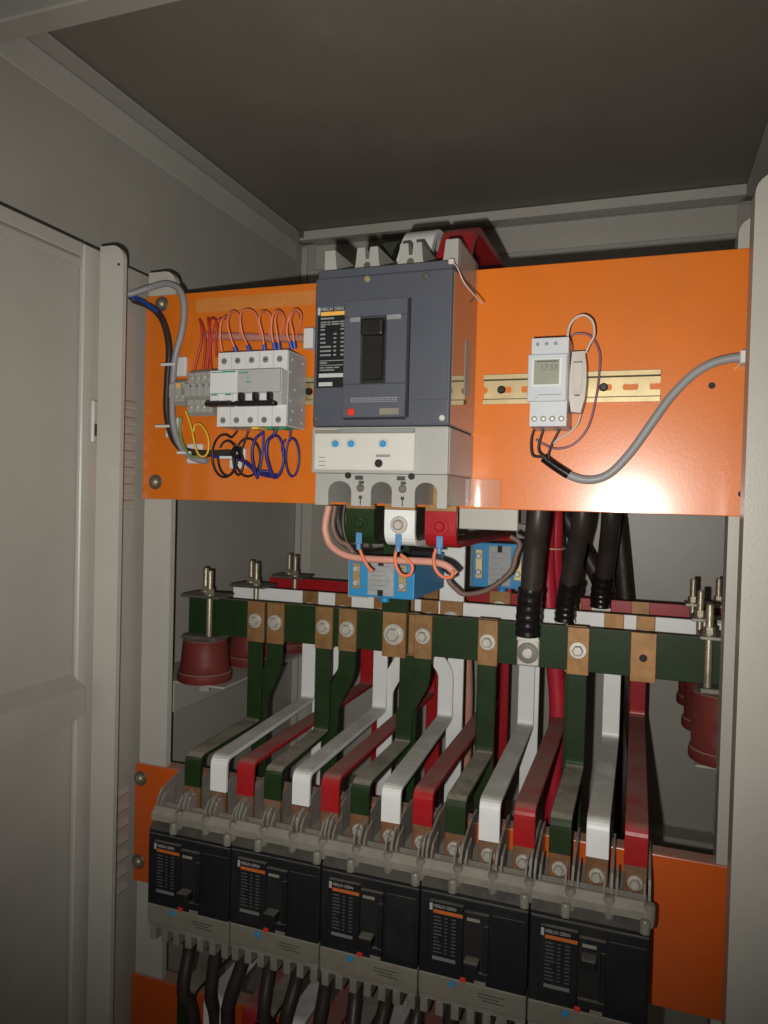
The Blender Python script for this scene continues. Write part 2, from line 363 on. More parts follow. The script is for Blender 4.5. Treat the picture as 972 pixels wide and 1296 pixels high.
# ------------------------------------------------------------------ orange panels
PY = .765
def panel(x0, x1, z0, z1, label, bolts, fl=.022, m='orange'):
    t = thing('mounting_panel', label, 'panel', ((x0 + x1) / 2, PY, z0), 'orange mounting panels')
    mb = MB(); mb.box(x0, x1, PY, PY + .0025, z0, z1, .0008, 2); mk('plate', mb, m, t)
    mb = MB(); mb.box(x0 + .001, x1 - .001, PY + .0028, PY + fl, z1 - .0028, z1 - .0003, .0006); mk('folded_edge', mb, m, t)
    for (x, z) in bolts:
        bo = MB(); bo.lathe([(.0094, 0), (.0094, -.001), (.0088, -.0016)], (x, PY, z), 'y', 20); wsh = mk('washer', bo, 'steel_dark', t)
        bo = MB(); bo.lathe([(.0058, -.0017), (.0058, -.003), (.004, -.0052), (.0015, -.006)], (x, PY, z), 'y', 16); mk('screw', bo, 'stud_metal', wsh)
    return t
up = panel(-.5955, .0905, 1.4905, 1.7435, 'upper bright orange mounting panel carrying the large breaker and timer', [(-.5712, 1.7325), (-.5754, 1.5118)])
for (x, z, rr) in ((.0577, 1.615, .0032), (.0865, 1.512, .003)):
    mb = MB(); mb.lathe([(rr, 0), (rr, -.0004)], (x, PY, z), 'y', 14); mk('hole', mb, 'hole_and_shadow_black', up)
mb = MB(); mb.box(-.522, -.3615, PY - .0005, PY - .0001, 1.7185, 1.7350); mk('tape_strip', mb, 'tape', up)
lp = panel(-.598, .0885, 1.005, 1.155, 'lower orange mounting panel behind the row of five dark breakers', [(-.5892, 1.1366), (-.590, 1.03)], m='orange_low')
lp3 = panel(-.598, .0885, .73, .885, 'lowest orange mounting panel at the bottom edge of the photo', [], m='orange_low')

# ------------------------------------------------------------------ busbars
BUS = {'green': .860, 'white': .975, 'red': 1.090}
BZ0, BZ1 = 1.307, 1.357
BZ = {'green': (1.307, 1.357), 'white': (1.309, 1.359), 'red': (1.312, 1.362)}
for c, y in BUS.items():
    z0, z1 = BZ[c]
    mb = MB(); mb.box(-.588, .135, y, y + .006, z0, z1, .0006)
    tag(mk('busbar', mb, c, base=(-.588, y, z0)), {'green': 'long green horizontal busbar, frontmost of the three, with bolted copper contacts', 'white': 'long white horizontal busbar just behind the green one', 'red': 'long red horizontal busbar at the back of the three'}[c], 'busbar', 'horizontal busbars')

def strap(color, label, path, width, thick=.005, copper_lo=None, copper_hi=None, bolts=(), group='bent busbar straps', rad=.010, name='busbar_strap'):
    """path: list of points; copper ends are separate bare parts"""
    P = fillet(path, rad, 6); base = Vector(path[0])
    t = thing(name, label, 'busbar', base, group)
    mb = MB(); mb.strip(P, width, thick); mk('painted_bar', mb, color, t)
    for cp, cm in ((copper_lo, 'copper_shaded'), (copper_hi, 'copper')):
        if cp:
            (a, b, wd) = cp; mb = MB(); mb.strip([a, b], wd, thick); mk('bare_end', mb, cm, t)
    for (c, rr, wsh) in bolts: bolt('bolt', c, rr, t, washer=wsh)
    return t

YT = .7125       # terminal plane of the lower breakers
XT = [-.4766 + .03427 * i for i in range(15)]
cols = ['green', 'white', 'red'] * 5
DY = .0026
shiftG = {0: -.004, 1: -.008, 2: .022, 3: -.001, 4: 0}
shiftW = {0: -.014, 1: -.005, 2: -.012, 3: -.005, 4: 0}
shiftR = {0: 0, 1: 0, 2: 0, 3: 0, 4: -.003}
for i in range(15):
    br_i, c = i // 3, cols[i]; x = XT[i]; yb = BUS[c] - DY; z0, z1 = BZ[c]
    xb = x + {'green': shiftG, 'white': shiftW, 'red': shiftR}[c][br_i]
    wd = .0208; za = 1.1985 + (0.002 if c != 'green' else 0)
    dz = random.uniform(-.0015, .0015); za += dz
    zc = 1.1655 + random.uniform(-.002, .002); path = [(x, YT, zc), (x, YT, za), (xb if abs(xb - x) < .02 else x, yb, za)]
    xv = path[-1][0]; top = z0 - .003
    if c == 'green' and br_i == 2: path += [(xv, yb, 1.235), (xb, yb, 1.278), (xb, yb, top)]
    elif c == 'white' and br_i == 2: path += [(xv, yb, 1.262), (xv - .026, yb, 1.296), (xv - .026, yb, top)]; xb = xv - .026
    else: path += [(xb, yb, top)]
    cw = {'green': [.0250, .0240, .0225, .0238, .0240][br_i], 'white': .024, 'red': .024}[c]
    strap(c, f'{c} bent busbar strap feeding the {ORD[br_i]} breaker from the left in lower row', path, wd,
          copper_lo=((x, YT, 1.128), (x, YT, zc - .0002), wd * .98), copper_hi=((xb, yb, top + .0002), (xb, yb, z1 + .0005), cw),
          bolts=[((x, YT - .0026, 1.1505), .0048, 1.45)] + ([((xb, yb - .0026, (z0 + z1) / 2), .0062, 1.55)] if not (c != 'green' and br_i == 4) else []))
# second-tier straps going on down to the next row
ZB = .925
second = [('green', -.4515, -.4755, 1.300, 'first'), ('green', -.349, -.3735, 1.300, 'second'),
          ('white', -.404, -.440, 1.300, 'first'), ('white', -.309, -.338, 1.300, 'second'), ('white', -.238, -.238, None, 'third'),
          ('red', -.390, -.390, None, 'first'), ('red', -.300, -.300, None, 'second'), ('red', -.195, -.195, None, 'third'), ('red', -.098, -.098, None, 'fourth'),
          ('green', -.2705, -.2705, None, 'third'), ('green', -.172, -.172, None, 'fourth'), ('green', -.069, -.069, None, 'fifth'), ('white', -.135, -.135, None, 'fourth')]
for (c, xa, xl, sh, o) in second:
    yb = BUS[c] - DY; z0, z1 = BZ[c]
    if c == 'green' and sh is None: yb = BUS[c] + .0086
    elif sh is None: yb = BUS[c] + .0086
    xf = xl - .004
    path = [(xf, YT, .885), (xf, YT, ZB), (xl, yb + (.0062 if sh else 0), ZB)]
    if sh: path += [(xl, yb + .0062, 1.228), (xa, yb, 1.278), (xa, yb, z0 - .003)]
    else: path += [(xa, yb, z0 - .003)]
    strap(c, f'long {c} busbar strap passing behind the lower panel to bottom row, {o} {c} one', path, .0225,
          copper_hi=((xa, yb, z0 - .0028), (xa, yb, z1 + .0005), .0245),
          bolts=[((xa, yb - .0026, (z0 + z1) / 2), .0066, 1.55)] if sh else [], group='long straps to the bottom row')

# ------------------------------------------------------------------ incoming straps of the main breaker
XP = [-.2885, -.2435, -.1985]
feed = [('green', XP[0], -.2845, .8545 - .0026), ('white', XP[1], -.2435, .975 - .0026), ('red', XP[2], -.1985, 1.09 - .0026)]
for c, x, xr, yr in feed:
    z0, z1 = BZ[c]; zb = 1.4515
    P = [(x, .7375, 1.487), (x, .7375, zb), (xr, yr, zb), (xr, yr, z1 + .002)]
    wd = .034 if c != 'green' else .033
    t = thing('busbar_strap', f'wide {c} strap bolted under the main breaker and running back', 'busbar', P[0], 'wide straps under the main breaker')
    mb = MB(); mb.strip(fillet(P, .016, 6), wd, .006); mk('painted_bar', mb, c, t)
    mb = MB(); mb.strip([(x, .7375, 1.4872), (x, .7375, 1.52)], wd, .006); mk('bare_end', mb, 'copper', t)
    mb = MB(); mb.strip([(xr, yr, z1 + .0018), (xr, yr, z0 - .003)], wd * .92, .006); mk('bare_end', mb, 'copper', t)
    bo = MB(); bo.lathe([(.0095, 0), (.0095, -.0012), (.009, -.0016)], (x, .7344, 1.4712), 'y', 20); bo.lathe([(.0058, -.0018), (.0055, -.005), (.004, -.0058)], (x, .7344, 1.4712), 'y', 14)
    mk('painted_bolt', bo, 'zinc' if c == 'white' else c, t)
    bolt('bolt', (xr, yr - .0031, (z0 + z1) / 2), .0085, t, washer=1.55)
    lg = MB(); lg.box(x - .0035, x + .0035, .7325, .7342, 1.449, 1.4615, .0006); lg.tube([(x, .733, 1.449), (x, .733, 1.443)], .0028, 8, 2); mk('crimp_lug', lg, 'lug_blue', t)
# spacer plate beside the green riser
mb = MB(); mb.strip([(-.2635, .8565, 1.309), (-.2635, .8565, 1.357)], .008, .0045); tag(mk('copper_spacer', mb, 'copper'), 'narrow bare copper spacer plate on green busbar beside the widest contact', 'spacer')
# spare contact on the right of the green busbar
t = thing('copper_contact', 'bare copper contact plate with an empty bolt hole, right end of green busbar', 'contact', (.0045, .8565, 1.304))
mb = MB(); mb.strip([(.0045, .8572, 1.3035), (.0045, .8572, 1.3575)], .027, .005); mk('plate', mb, 'copper', t)
mb = MB(); mb.lathe([(.0042, 0), (.0042, -.0006), (.0030, -.0006)], (.0045, .8546, 1.330), 'y', 16); mk('hole', mb, 'hole_and_shadow_black', t)
# bare copper patches on the white and red busbars
for (px0, px1, c, lab) in ((806, 830, 'white', 'bare copper contact on white busbar above the empty bolt hole'),
                           (635, 646, 'red', 'bare copper contact on red busbar left of the first black cable'), (728, 736, 'red', 'bare copper contact on red busbar between second and third black cables'),
                           (680, 690, 'red', 'bare copper contact on red busbar behind red cables')):
    y = BUS[c] - .0034; a, b_ = at(px0, 770, y)[0], at(px1, 770, y)[0]; z0, z1 = BZ[c]
    t = thing('copper_contact', lab, 'contact', ((a + b_) / 2, y, z0)); mb = MB(); mb.strip([((a + b_) / 2, y, z0 - .002), ((a + b_) / 2, y, z1 + .0005)], b_ - a, .005); mk('plate', mb, 'copper', t)
    bolt('bolt', ((a + b_) / 2, y - .0026, (z0 + z1) / 2), .006, t, washer=1.5)

# ------------------------------------------------------------------ insulators
def insulator(x, y, z0, label, zt, rb=.0370, rt=.0300, st=((.013, -.012), (-.012, .016))):
    t = thing('busbar_insulator', label, 'insulator', (x, y, z0), 'red-brown busbar insulators')
    h = zt - z0 - .007
    mb = MB(); mb.lathe([(rb * .97, .0), (rb, .002), (rb, .010), (rb * .985, .0118), (rb * .93, .0125), (rt + (rb * .92 - rt) * .5, h * .55), (rt, h - .0015), (rt * .95, h)], (x, y, z0 + .0005), 'z', 32); mk('cone', mb, 'insulator', t)
    mb = MB(); mb.box(x - .026, x + .026, y - .020, y + .020, zt - .0065, zt - .001, .0006); mk('clamp_plate', mb, 'steel_dark', t)
    mb = MB(); mb.box(x - .028, x + .030, y - .020, y + .020, zt + .0505, zt + .0545, .0006); mk('clamp_plate', mb, 'steel_dark', t)
    for dx, dy in st:
        mb = MB(); mb.lathe([(.0041, -.0063), (.0041, .086), (.0034, .088)], (x + dx, y + dy, zt), 'z', 12); sd_ = mk('stud', mb, 'stud_metal', t)
        mb = MB(); mb.lathe([(.0075, .0547), (.0075, .0562)], (x + dx, y + dy, zt), 'z', 18); mb.lathe([(.0062, .0563), (.0062, .0635)], (x + dx, y + dy, zt), 'z', 6, False); mk('nut', mb, 'stud_metal', sd_)
    mb = MB(); mb.lathe([(.0095, -.0362), (.0095, -.0378)], (x, y - 0.0, z0 + .03), 'z', 18); mb.lathe([(.0075, -.0379), (.0075, -.045)], (x, y, z0 + .03), 'z', 6, False); mk('base_nut', mb, 'zinc', t)
insulator(-.562, .863, 1.243, 'red-brown cone insulator under the left end of green busbar', 1.307)
insulator(-.556, .978, 1.243, 'red-brown cone insulator under the left end of white busbar', 1.309)
insulator(-.549, 1.093, 1.243, 'red-brown cone insulator under the left end of red busbar', 1.312)
insulator(.0885, .863, 1.226, 'red-brown insulator under the right end of green busbar', 1.307, rb=.0350, rt=.0335, st=((-.0185, -.012), (.0155, .013)))
insulator(.0870, .978, 1.226, 'red-brown insulator under the right end of white busbar', 1.309, rb=.0350, rt=.0335, st=((-.0185, -.012), (.0155, .013)))
insulator(.0855, 1.093, 1.226, 'red-brown insulator under the right end of red busbar', 1.312, rb=.0350, rt=.0335, st=((-.0185, -.012), (.0155, .013)))

# ------------------------------------------------------------------ main breaker
F = .662
mbk = thing('main_breaker', 'large blue-grey moulded-case circuit breaker in the middle of the upper orange panel', 'circuit breaker', (-.2435, .7645, 1.49))
BX0, BX1 = -.3135, -.1735
mb = MB(); mb.box(BX0, BX1, F, .7645, 1.5685, 1.715, .0022, 2); body = mk('case', mb, 'breaker_blue', mbk)
mb = MB(); mb.box(BX0 + .001, BX1 - .001, F + .004, .7645, 1.7152, 1.7235, .001); mk('top_step', mb, 'breaker_blue', mbk)
mb = MB(); mb.box(BX0, BX1, F + .0006, .7645, 1.5225, 1.5680, .0015, 2); lowb = mk('lower_case', mb, 'grey_plastic', mbk)
mb = MB(); mb.box(-.2215, BX1 - .002, F - .0004, F + .002, 1.5925, 1.6935, .0006) ; mk('cover_plate', mb, 'breaker_blue', body)
mb = MB()
# raised operating front with a recess for the handle
for (a, b_, c, d) in ((-.2800, -.2155, 1.6735, 1.6895), (-.2800, -.2155, 1.5765, 1.6085), (-.2800, -.2622, 1.6087, 1.6733), (-.2365, -.2155, 1.6087, 1.6733)):
    mb.box(a, b_, F - .0042, F + .0005, c, d, .0008)
face = mk('operating_face', mb, 'breaker_blue_panel', mbk)
mb = MB(); mb.box(-.2145, -.2130, F - .003, F + .0002, 1.5765, 1.689); mb.box(-.2790, -.2155, F - .003, F + .0002, 1.5748, 1.5760); mk('shadow_strip', mb, 'hole_and_shadow_black', face)  # black strips stand in for the shadow beside and below the raised face
mb = MB(); mb.box(-.2614, -.2372, F - .0015, F + .0003, 1.6095, 1.6725); rec = mk('handle_recess', mb, 'hole_and_shadow_black', mbk)
mb = MB(); mb.box(-.2606, -.2380, F - .011, F - .002, 1.6540, 1.6700, .002, 2); mb.box(-.2598, -.2388, F - .006, F - .0018, 1.612, 1.654, .001); mk('handle', mb, 'black_plastic', mbk)
mb = MB(); mb.box(-.2735, -.2630, F - .0047, F - .0044, 1.6685, 1.6730); mb.box(-.2358, -.2215, F - .0047, F - .0044, 1.6690, 1.6735); mk('position_mark', mb, 'print_grey', face)
mb = MB(); mb.box(-.2735, -.2665, F - .006, F - .0044, 1.5785, 1.5850, .0006); mk('trip_button', mb, 'red_button', mbk)
mb = MB(); mb.box(-.2408, -.2212, F - .0052, F - .0044, 1.5788, 1.5850, .0003); mk('name_tag', mb, 'cream_dull', mbk)
mb = MB(); mb.box(-.2710, -.2225, F - .0048, F - .0044, 1.5945, 1.5953); mb.box(-.2710, -.2225, F - .0048, F - .0044, 1.5910, 1.5916)
for k in range(16): mb.box(-.2705 + k * .003, -.2688 + k * .003, F - .0048, F - .0044, 1.5924, 1.5938)
mk('printed_line', mb, 'print_grey', mbk)
# rating label
mb = MB(); mb.box(-.3095, -.2765, F - .0012, F - .0002, 1.6065, 1.6850, .0003); lab = mk('rating_label', mb, 'breaker_dark', mbk)
text('brand_lettering', 'MERLIN GERIN', .0047, (-.3060, F - .0014, 1.6818), 'print_white', lab, sx=.80, bold=.0)
mb = MB(); mb.box(-.3092, -.3066, F - .0018, F - .0013, 1.6780, 1.6853); mk('brand_mark', mb, 'print_white', lab)
mb = MB(); mb.box(-.3058, -.2755, F - .0017, F - .0013, 1.6770, 1.6808); mk('brand_band', mb, 'print_amber', lab)
mb = MB(); rnd = random.Random(3)
def pl(z, h, segs):
    for a, b_ in segs: mb.box(-.3060 + a * .026, -.3060 + b_ * .026, F - .0016, F - .0013, z, z + h)
z = 1.6735; pl(z, .0016, [(0, .55)]); z -= .0034
for k in range(2): pl(z, .0012, [(0, .25), (.28, .4), (.45, .75), (.78, 1.0)]); z -= .0022
pl(z, .0014, [(0, .18), (.85, 1)]); z -= .003; pl(z, .0014, [(0, .18), (.82, 1)]); z -= .0046
for k in range(6): pl(z, .0016, [(0, rnd.choice([.45, .2, .22, .45])), (.55, .66), (.84, 1)]); z -= .0041
z -= .001; pl(z, .0008, [(0, 1)]); z -= .0024; pl(z, .0014, [(0, .3)]); z -= .002; pl(z, .0007, [(0, 1)]); z -= .0026
pl(z, .0012, [(0, .2), (.25, .55), (.6, .8)]); z -= .0024; pl(z, .0012, [(0, .6)])
mk('label_printing', mb, 'print_grey', lab)
mb = MB(); mb.box(-.3066, -.2780, F - .0018, F - .0013, 1.6165, 1.6203); mb.box(-.3066, -.292, F - .0017, F - .0013, 1.6080, 1.6118); mk('label_plate', mb, 'print_white', lab)
# screws
for (x, z, m) in ((-.2585, 1.7105, 'brass'), (-.3095, 1.5762, 'steel_dark'), (-.1800, 1.5755, 'zinc'), (-.199, 1.7085, 'steel_dark')):
    mb = MB(); mb.lathe([(.0032, .0003), (.0032, -.0010), (.0024, -.0016)], (x, F, z), 'y', 12); mk('case_screw', mb, m, mbk)
# trip unit
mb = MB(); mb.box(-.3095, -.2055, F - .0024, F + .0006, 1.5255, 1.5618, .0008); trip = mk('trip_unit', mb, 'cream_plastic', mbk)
mb = MB(); mb.box(-.2840, -.2060, F - .0022, F + .0006, 1.5622, 1.5658, .0004); mk('trip_strip', mb, 'print_grey', mbk)
mb = MB(); mb.box(-.3095, -.2845, F - .0022, F + .0006, 1.5622, 1.5645, .0004); mk('trip_strip', mb, 'cream_dull', mbk)
for (x, z) in ((-.2864, 1.5512), (-.2697, 1.5512), (-.2369, 1.5512)):
    mb = MB(); mb.lathe([(.0033, -.0024), (.0033, -.0044), (.0028, -.0050)], (x, F, z), 'y', 16); d = mk('dial', mb, 'blue_dial', trip)
    mb = MB()
    for a in range(-5, 6):
        an = math.pi / 2 + a * .45; ca, sa = math.cos(an), math.sin(an)
        p = Vector((x + ca * .0048, F - .0026, z + sa * .0048)); mb.box(p.x - .0004, p.x + .0004, F - .0027, F - .0024, p.z - .0004, p.z + .0004)
    mb.box(x - .0004, x + .0004, F - .0053, F - .0050, z - .0005, z + .0026); mk('scale_marks', mb, 'print_grey', d)
mb = MB(); mb.lathe([(.0040, -.0024), (.0040, -.0030), (.0029, -.0030)], (-.2410, F, 1.5325), 'y', 16); mk('test_socket', mb, 'hole_and_shadow_black', trip)
mb = MB(); mb.box(-.2440, -.2295, F - .0028, F - .0024, 1.5385, 1.5410); mb.box(-.3040, -.2970, F - .0028, F - .0024, 1.5375, 1.5383); mb.box(-.3040, -.2970, F - .0028, F - .0024, 1.5335, 1.5343); mb.box(-.3040, -.2970, F - .0028, F - .0024, 1.5295, 1.5303)
mk('trip_printing', mb, 'print_grey', trip)
# lower terminal housing: bridge and four legs with arches between
mb = MB()
LX = [(-.3085, -.2935), (-.2690, -.2500), (-.2290, -.2065), (-.1905, -.1735)]
CXP = XP
op = [(-.2930, -.2715), (-.2485, -.2325), (-.2060, -.1865)]
op = [(-.2945, -.2700), (-.2495, -.2280), (-.2050, -.1830)]
prev = -.3085; out = []
def arch(a, b_, zb, zt, n=8):
    c = (a + b_) / 2; rr = (b_ - a) / 2
    return [(a, zb)] + [(c - rr * math.cos(math.pi * k / n), zt - rr * .8 + rr * .8 * math.sin(math.pi * k / n)) for k in range(n + 1)] + [(b_, zb)]
pts = [(-.3085, 1.5222), (-.3085, 1.4910)]
for a, b_ in op: pts += arch(a, b_, 1.4910, 1.5150)
pts += [(-.1735, 1.4910), (-.1735, 1.5222)]
mb.prism(pts, 'y', F + .001, F + .0055)
tc_ = mk('terminal_cover', mb, 'grey_plastic', mbk)
mb = MB()
edges = [-.3085] + [v for o_ in op for v in o_] + [-.1735]
for k in range(0, 8, 2): mb.box(edges[k] + .0015, edges[k + 1] - .0015, F + .0056, .7640, 1.4935, 1.5222)
mk('phase_wall', mb, 'grey_plastic', mbk)
mb = MB(); mb.box(-.3080, -.1740, .756, .7643, 1.500, 1.5222); mk('terminal_back', mb, 'dusty_plastic', mbk)
for x in (-.2600, -.2170):
    mb = MB(); mb.lathe([(.0038, .001), (.0038, -.0012), (.003, -.0016)], (x, F, 1.5085), 'y', 14); mk('cover_rivet', mb, 'steel_dark', tc_)
    mb = MB(); mb.lathe([(.0018, .001), (.0018, -.0006)], (x, F, 1.4995), 'y', 10); mb.box(x - .0004, x + .0004, F - .0002, F + .001, 1.492, 1.4988); mb.box(x - .006, x + .002, F - .0002, F + .001, 1.5165, 1.5205); mb.box(x - .002, x + .003, F - .0002, F + .001, 1.5125, 1.5155); mk('cover_marks', mb, 'print_dark', tc_)
for x in (-.2735, -.2085):
    mb = MB(); mb.lathe([(.0032, .001), (.0032, -.0006)], (x, F, 1.5205), 'y', 12); mk('screw_hole', mb, 'hole_and_shadow_black', mbk)
# top terminal partitions
def tpart(xc, hw, half=0):
    z0, z1 = 1.7200, 1.7475
    L_ = [(-hw, z0), (-hw * .72, z0 + .010), (-hw * .62, z1), (-hw * .16, z1), (-hw * .10, z0 + .016)]
    Rr = [(hw * .10, z0 + .016), (hw * .16, z1), (hw * .62, z1), (hw * .72, z0 + .010), (hw, z0)]
    pts = (L_ + Rr) if half == 0 else ([(0, z0)] + [(0, z1)] + Rr[2:] if half > 0 else L_[:3] + [(0, z1), (0, z0)])
    mb = MB(); mb.prism([(xc + a, c) for a, c in pts], 'y', F + .018, .755); p = mk('phase_partition', mb, 'grey_plastic', mbk)
    if half == 0:
        mb = MB(); mb.lathe([(.0036, .001), (.0036, -.0006)], (xc, F + .018, 1.7295), 'y', 12); mk('rivet', mb, 'steel_dark', p)
tpart(-.3120, .018, 1); tpart(-.2660, .0175); tpart(-.2210, .0175); tpart(-.1735, .020, -1)
mb = MB(); mb.box(-.1728, -.1722, F + .02, .760, 1.7155, 1.7475); mk('side_shield', mb, 'clear_plastic', mbk)
# side of the case: name sticker and clear flap added at the foot, bowed to catch a flash glint
mb = MB(); mb.box(BX1 + .0001, BX1 + .0008, F + .004, .7635, 1.5700, 1.7140); mk('side_wall', mb, 'side_gloss', mbk)
mb = MB(); mb.box(BX1 + .0001, BX1 + .0006, F + .004, .7635, 1.5240, 1.5665); mk('side_wall', mb, 'side_plastic', mbk)
mb = MB(); mb.box(BX1 + .0009, BX1 + .0012, .715, .735, 1.605, 1.660); mk('side_sticker', mb, 'label_paper', mbk)
mb = MB()
pp = [(-.1720, .7310), (-.1640, .7318), (-.1560, .7334), (-.1480, .7358), (-.1400, .7392)]
n_ = 12; ppp = [(-.1720 + .034 * k / n_, .7310 + .0085 * (k / n_) ** 1.8) for k in range(n_ + 1)]
vs = [(x, y + o, z) for o in (0, .0009) for z in (1.493, 1.521) for x, y in ppp]; m_ = n_ + 1
mb.add(vs, [(k, k + 1, m_ + k + 1, m_ + k) for k in range(n_)] + [(2 * m_ + k, 3 * m_ + k, 3 * m_ + k + 1, 2 * m_ + k + 1) for k in range(n_)], True)
mb.add(vs, [(k, 2 * m_ + k, 2 * m_ + k + 1, k + 1) for k in range(n_)] + [(m_ + k, m_ + k + 1, 3 * m_ + k + 1, 3 * m_ + k) for k in range(n_)])
mk('glint_flap', mb, 'clear_plastic', mbk)
mb = MB(); mb.tube([(-.1765, .668, 1.7215), (-.1700, .664, 1.7150), (-.163, .668, 1.700), (-.152, .695, 1.688)], .0006, 6, 4); mb.box(-.1790, -.1735, .664, .669, 1.7190, 1.7240, .0008); mk('seal_tie', mb, 'white_wire', mbk)

# straps out of the top of the main breaker
for c, x in zip(('green', 'white', 'red'), XP):
    zt = {'green': 1.790, 'white': 1.799, 'red': 1.797}[c]; wd = .037 if c != 'green' else .020; xo = x if c != 'green' else -.279
    P = [(xo, .752, 1.7235), (xo, .757, 1.7520), (xo, .788, zt), (xo, 1.15, zt + .012), (xo, 1.20, 1.62)]
    t = thing('busbar_strap', f'wide {c} strap arching back from the top of main breaker', 'busbar', P[0], 'arching straps above the main breaker')
    mb = MB(); mb.strip([Vector(p) for p in fillet(P, .022, 8)], wd, .009); mk('painted_bar', mb, c, t)
    mb = MB(); mb.strip([(xo, .7520, 1.7000), (xo, .7520, 1.7232)], wd * .92, .006); mk('bare_end', mb, 'copper', t)

# ------------------------------------------------------------------ five lower breakers
LF = .680
def low_breaker():
    x0, W = -.512, .1055
    t = thing('circuit_breaker', '', 'circuit breaker', (x0, .7645, 1.0))
    mb = MB(); mb.box(x0 + .0004, x0 + W - .0004, LF, .7645, 1.0380, 1.1180, .0016, 2); case = mk('case', mb, 'breaker_dark', t)
    mb = MB(); mb.prism([(LF + .001, 1.1182), (LF + .001, 1.1215), (LF + .010, 1.1305), (.764, 1.1305), (.764, 1.1182)], 'x', x0 + .0006, x0 + W - .0006); mk('case_shoulder', mb, 'breaker_dark', t)
    mb = MB(); mb.box(x0 + .0715, x0 + W - .003, LF - .0006, LF + .001, 1.0450, 1.1080, .0004); mk('cover_plate', mb, 'breaker_dark', case)
    mb = MB(); mb.box(x0 + .0100, x0 + .0445, LF - .0036, LF + .0004, 1.0440, 1.1120, .0008); fa = mk('operating_face', mb, 'breaker_dark', t)
    mb = MB()
    for (a, b_, c, d) in ((.0447, .0690, 1.0980, 1.1080), (.0447, .0690, 1.0440, 1.0520), (.0640, .0690, 1.0522, 1.0978)): mb.box(x0 + a, x0 + b_, LF - .0036, LF + .0004, c, d, .0006)
    mk('handle_frame', mb, 'breaker_dark', t)
    mb = MB(); mb.box(x0 + .0449, x0 + .0638, LF - .0012, LF + .0002, 1.0524, 1.0976); mk('handle_recess', mb, 'hole_and_shadow_black', t)
    mb = MB(); mb.box(x0 + .0470, x0 + .0615, LF - .014, LF - .0013, 1.0555, 1.0660, .0018, 2); mk('handle', mb, 'black_plastic', t)
    mb = MB(); mb.box(x0 + .0480, x0 + .0605, LF - .0040, LF - .0036, 1.1000, 1.1030); mk('position_mark', mb, 'dusty_plastic', t)
    text('brand_lettering', 'MERLIN GERIN', .0044, (x0 + .0150, LF - .0038, 1.1060), 'print_faint', fa, sx=.78, bold=.0)
    mb = MB(); mb.box(x0 + .0112, x0 + .0140, LF - .0041, LF - .0037, 1.1030, 1.1098); mk('brand_mark', mb, 'print_faint', fa)
    mb = MB(); mb.box(x0 + .0150, x0 + .0440, LF - .0041, LF - .0037, 1.1008, 1.1040); mk('brand_band', mb, 'print_orange_faint', fa)
    mb = MB(); rr = random.Random(5); z = 1.0965
    for k in range(11):
        for a, b_ in ((0, rr.uniform(.2, .4)), (.5, .62), (.8, 1)): mb.box(x0 + .0155 + a * .022, x0 + .0155 + b_ * .022, LF - .0040, LF - .0037, z, z + .0011)
        z -= .0034
    mk('label_printing', mb, 'print_dim', fa)
    mb = MB(); mb.box(x0 + .0150, x0 + .0380, LF - .0041, LF - .0037, 1.0555, 1.0588); mk('label_plate', mb, 'print_dim2', fa)
    mb = MB(); mb.box(x0 + .0425, x0 + .0480, LF - .0030, LF + .0002, 1.0388, 1.0432, .0006); mk('trip_button', mb, 'red_button', t)
    mb = MB(); mb.box(x0 + .0560, x0 + .0670, LF - .0014, LF + .0002, 1.0388, 1.0428, .0003); mk('name_tag', mb, 'cream_dull', t)
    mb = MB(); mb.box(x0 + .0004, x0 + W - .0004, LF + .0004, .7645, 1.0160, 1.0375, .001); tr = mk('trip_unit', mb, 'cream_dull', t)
    for dx in (.0345, .0345 + .0) [:1]:
        mb = MB(); mb.lathe([(.0030, .0004), (.0030, -.0010), (.0024, -.0016)], (x0 + dx, LF, 1.0330), 'y', 12); mk('dial', mb, 'blue_dial', tr)
    mb = MB(); mb.box(x0 + .060, x0 + .085, LF - .0001, LF + .0004, 1.0300, 1.0306); mb.box(x0 + .060, x0 + .080, LF - .0001, LF + .0004, 1.0270, 1.0276); mb.box(x0 + .064, x0 + .085, LF - .0001, LF + .0004, 1.0240, 1.0246); mk('trip_printing', mb, 'print_dark', tr)
    # bottom terminals with notches
    mb = MB(); mb.box(x0 + .001, x0 + W - .001, LF + .003, .7645, 1.0105, 1.0158)
    for k in range(7): mb.box(x0 + .002 + k * .0155, x0 + .0098 + k * .0155, LF + .003, .735, .9960, 1.0103, .0006)
    mk('terminal_cover', mb, 'dusty_plastic', t)
    # top terminal block: floor, front lip, fins and bolt guides
    mb = MB(); mb.box(x0 + .0008, x0 + W - .0008, .690, .7640, 1.1307, 1.1335); tb = mk('terminal_block', mb, 'dusty_plastic', t)
    mb = MB(); mb.prism([(.684, 1.1307), (.6835, 1.1380), (.6895, 1.1445), (.6925, 1.1445), (.6895, 1.1337), (.6895, 1.1307)], 'x', x0 + .001, x0 + W - .001); mk('front_lip', mb, 'dusty_plastic', t)
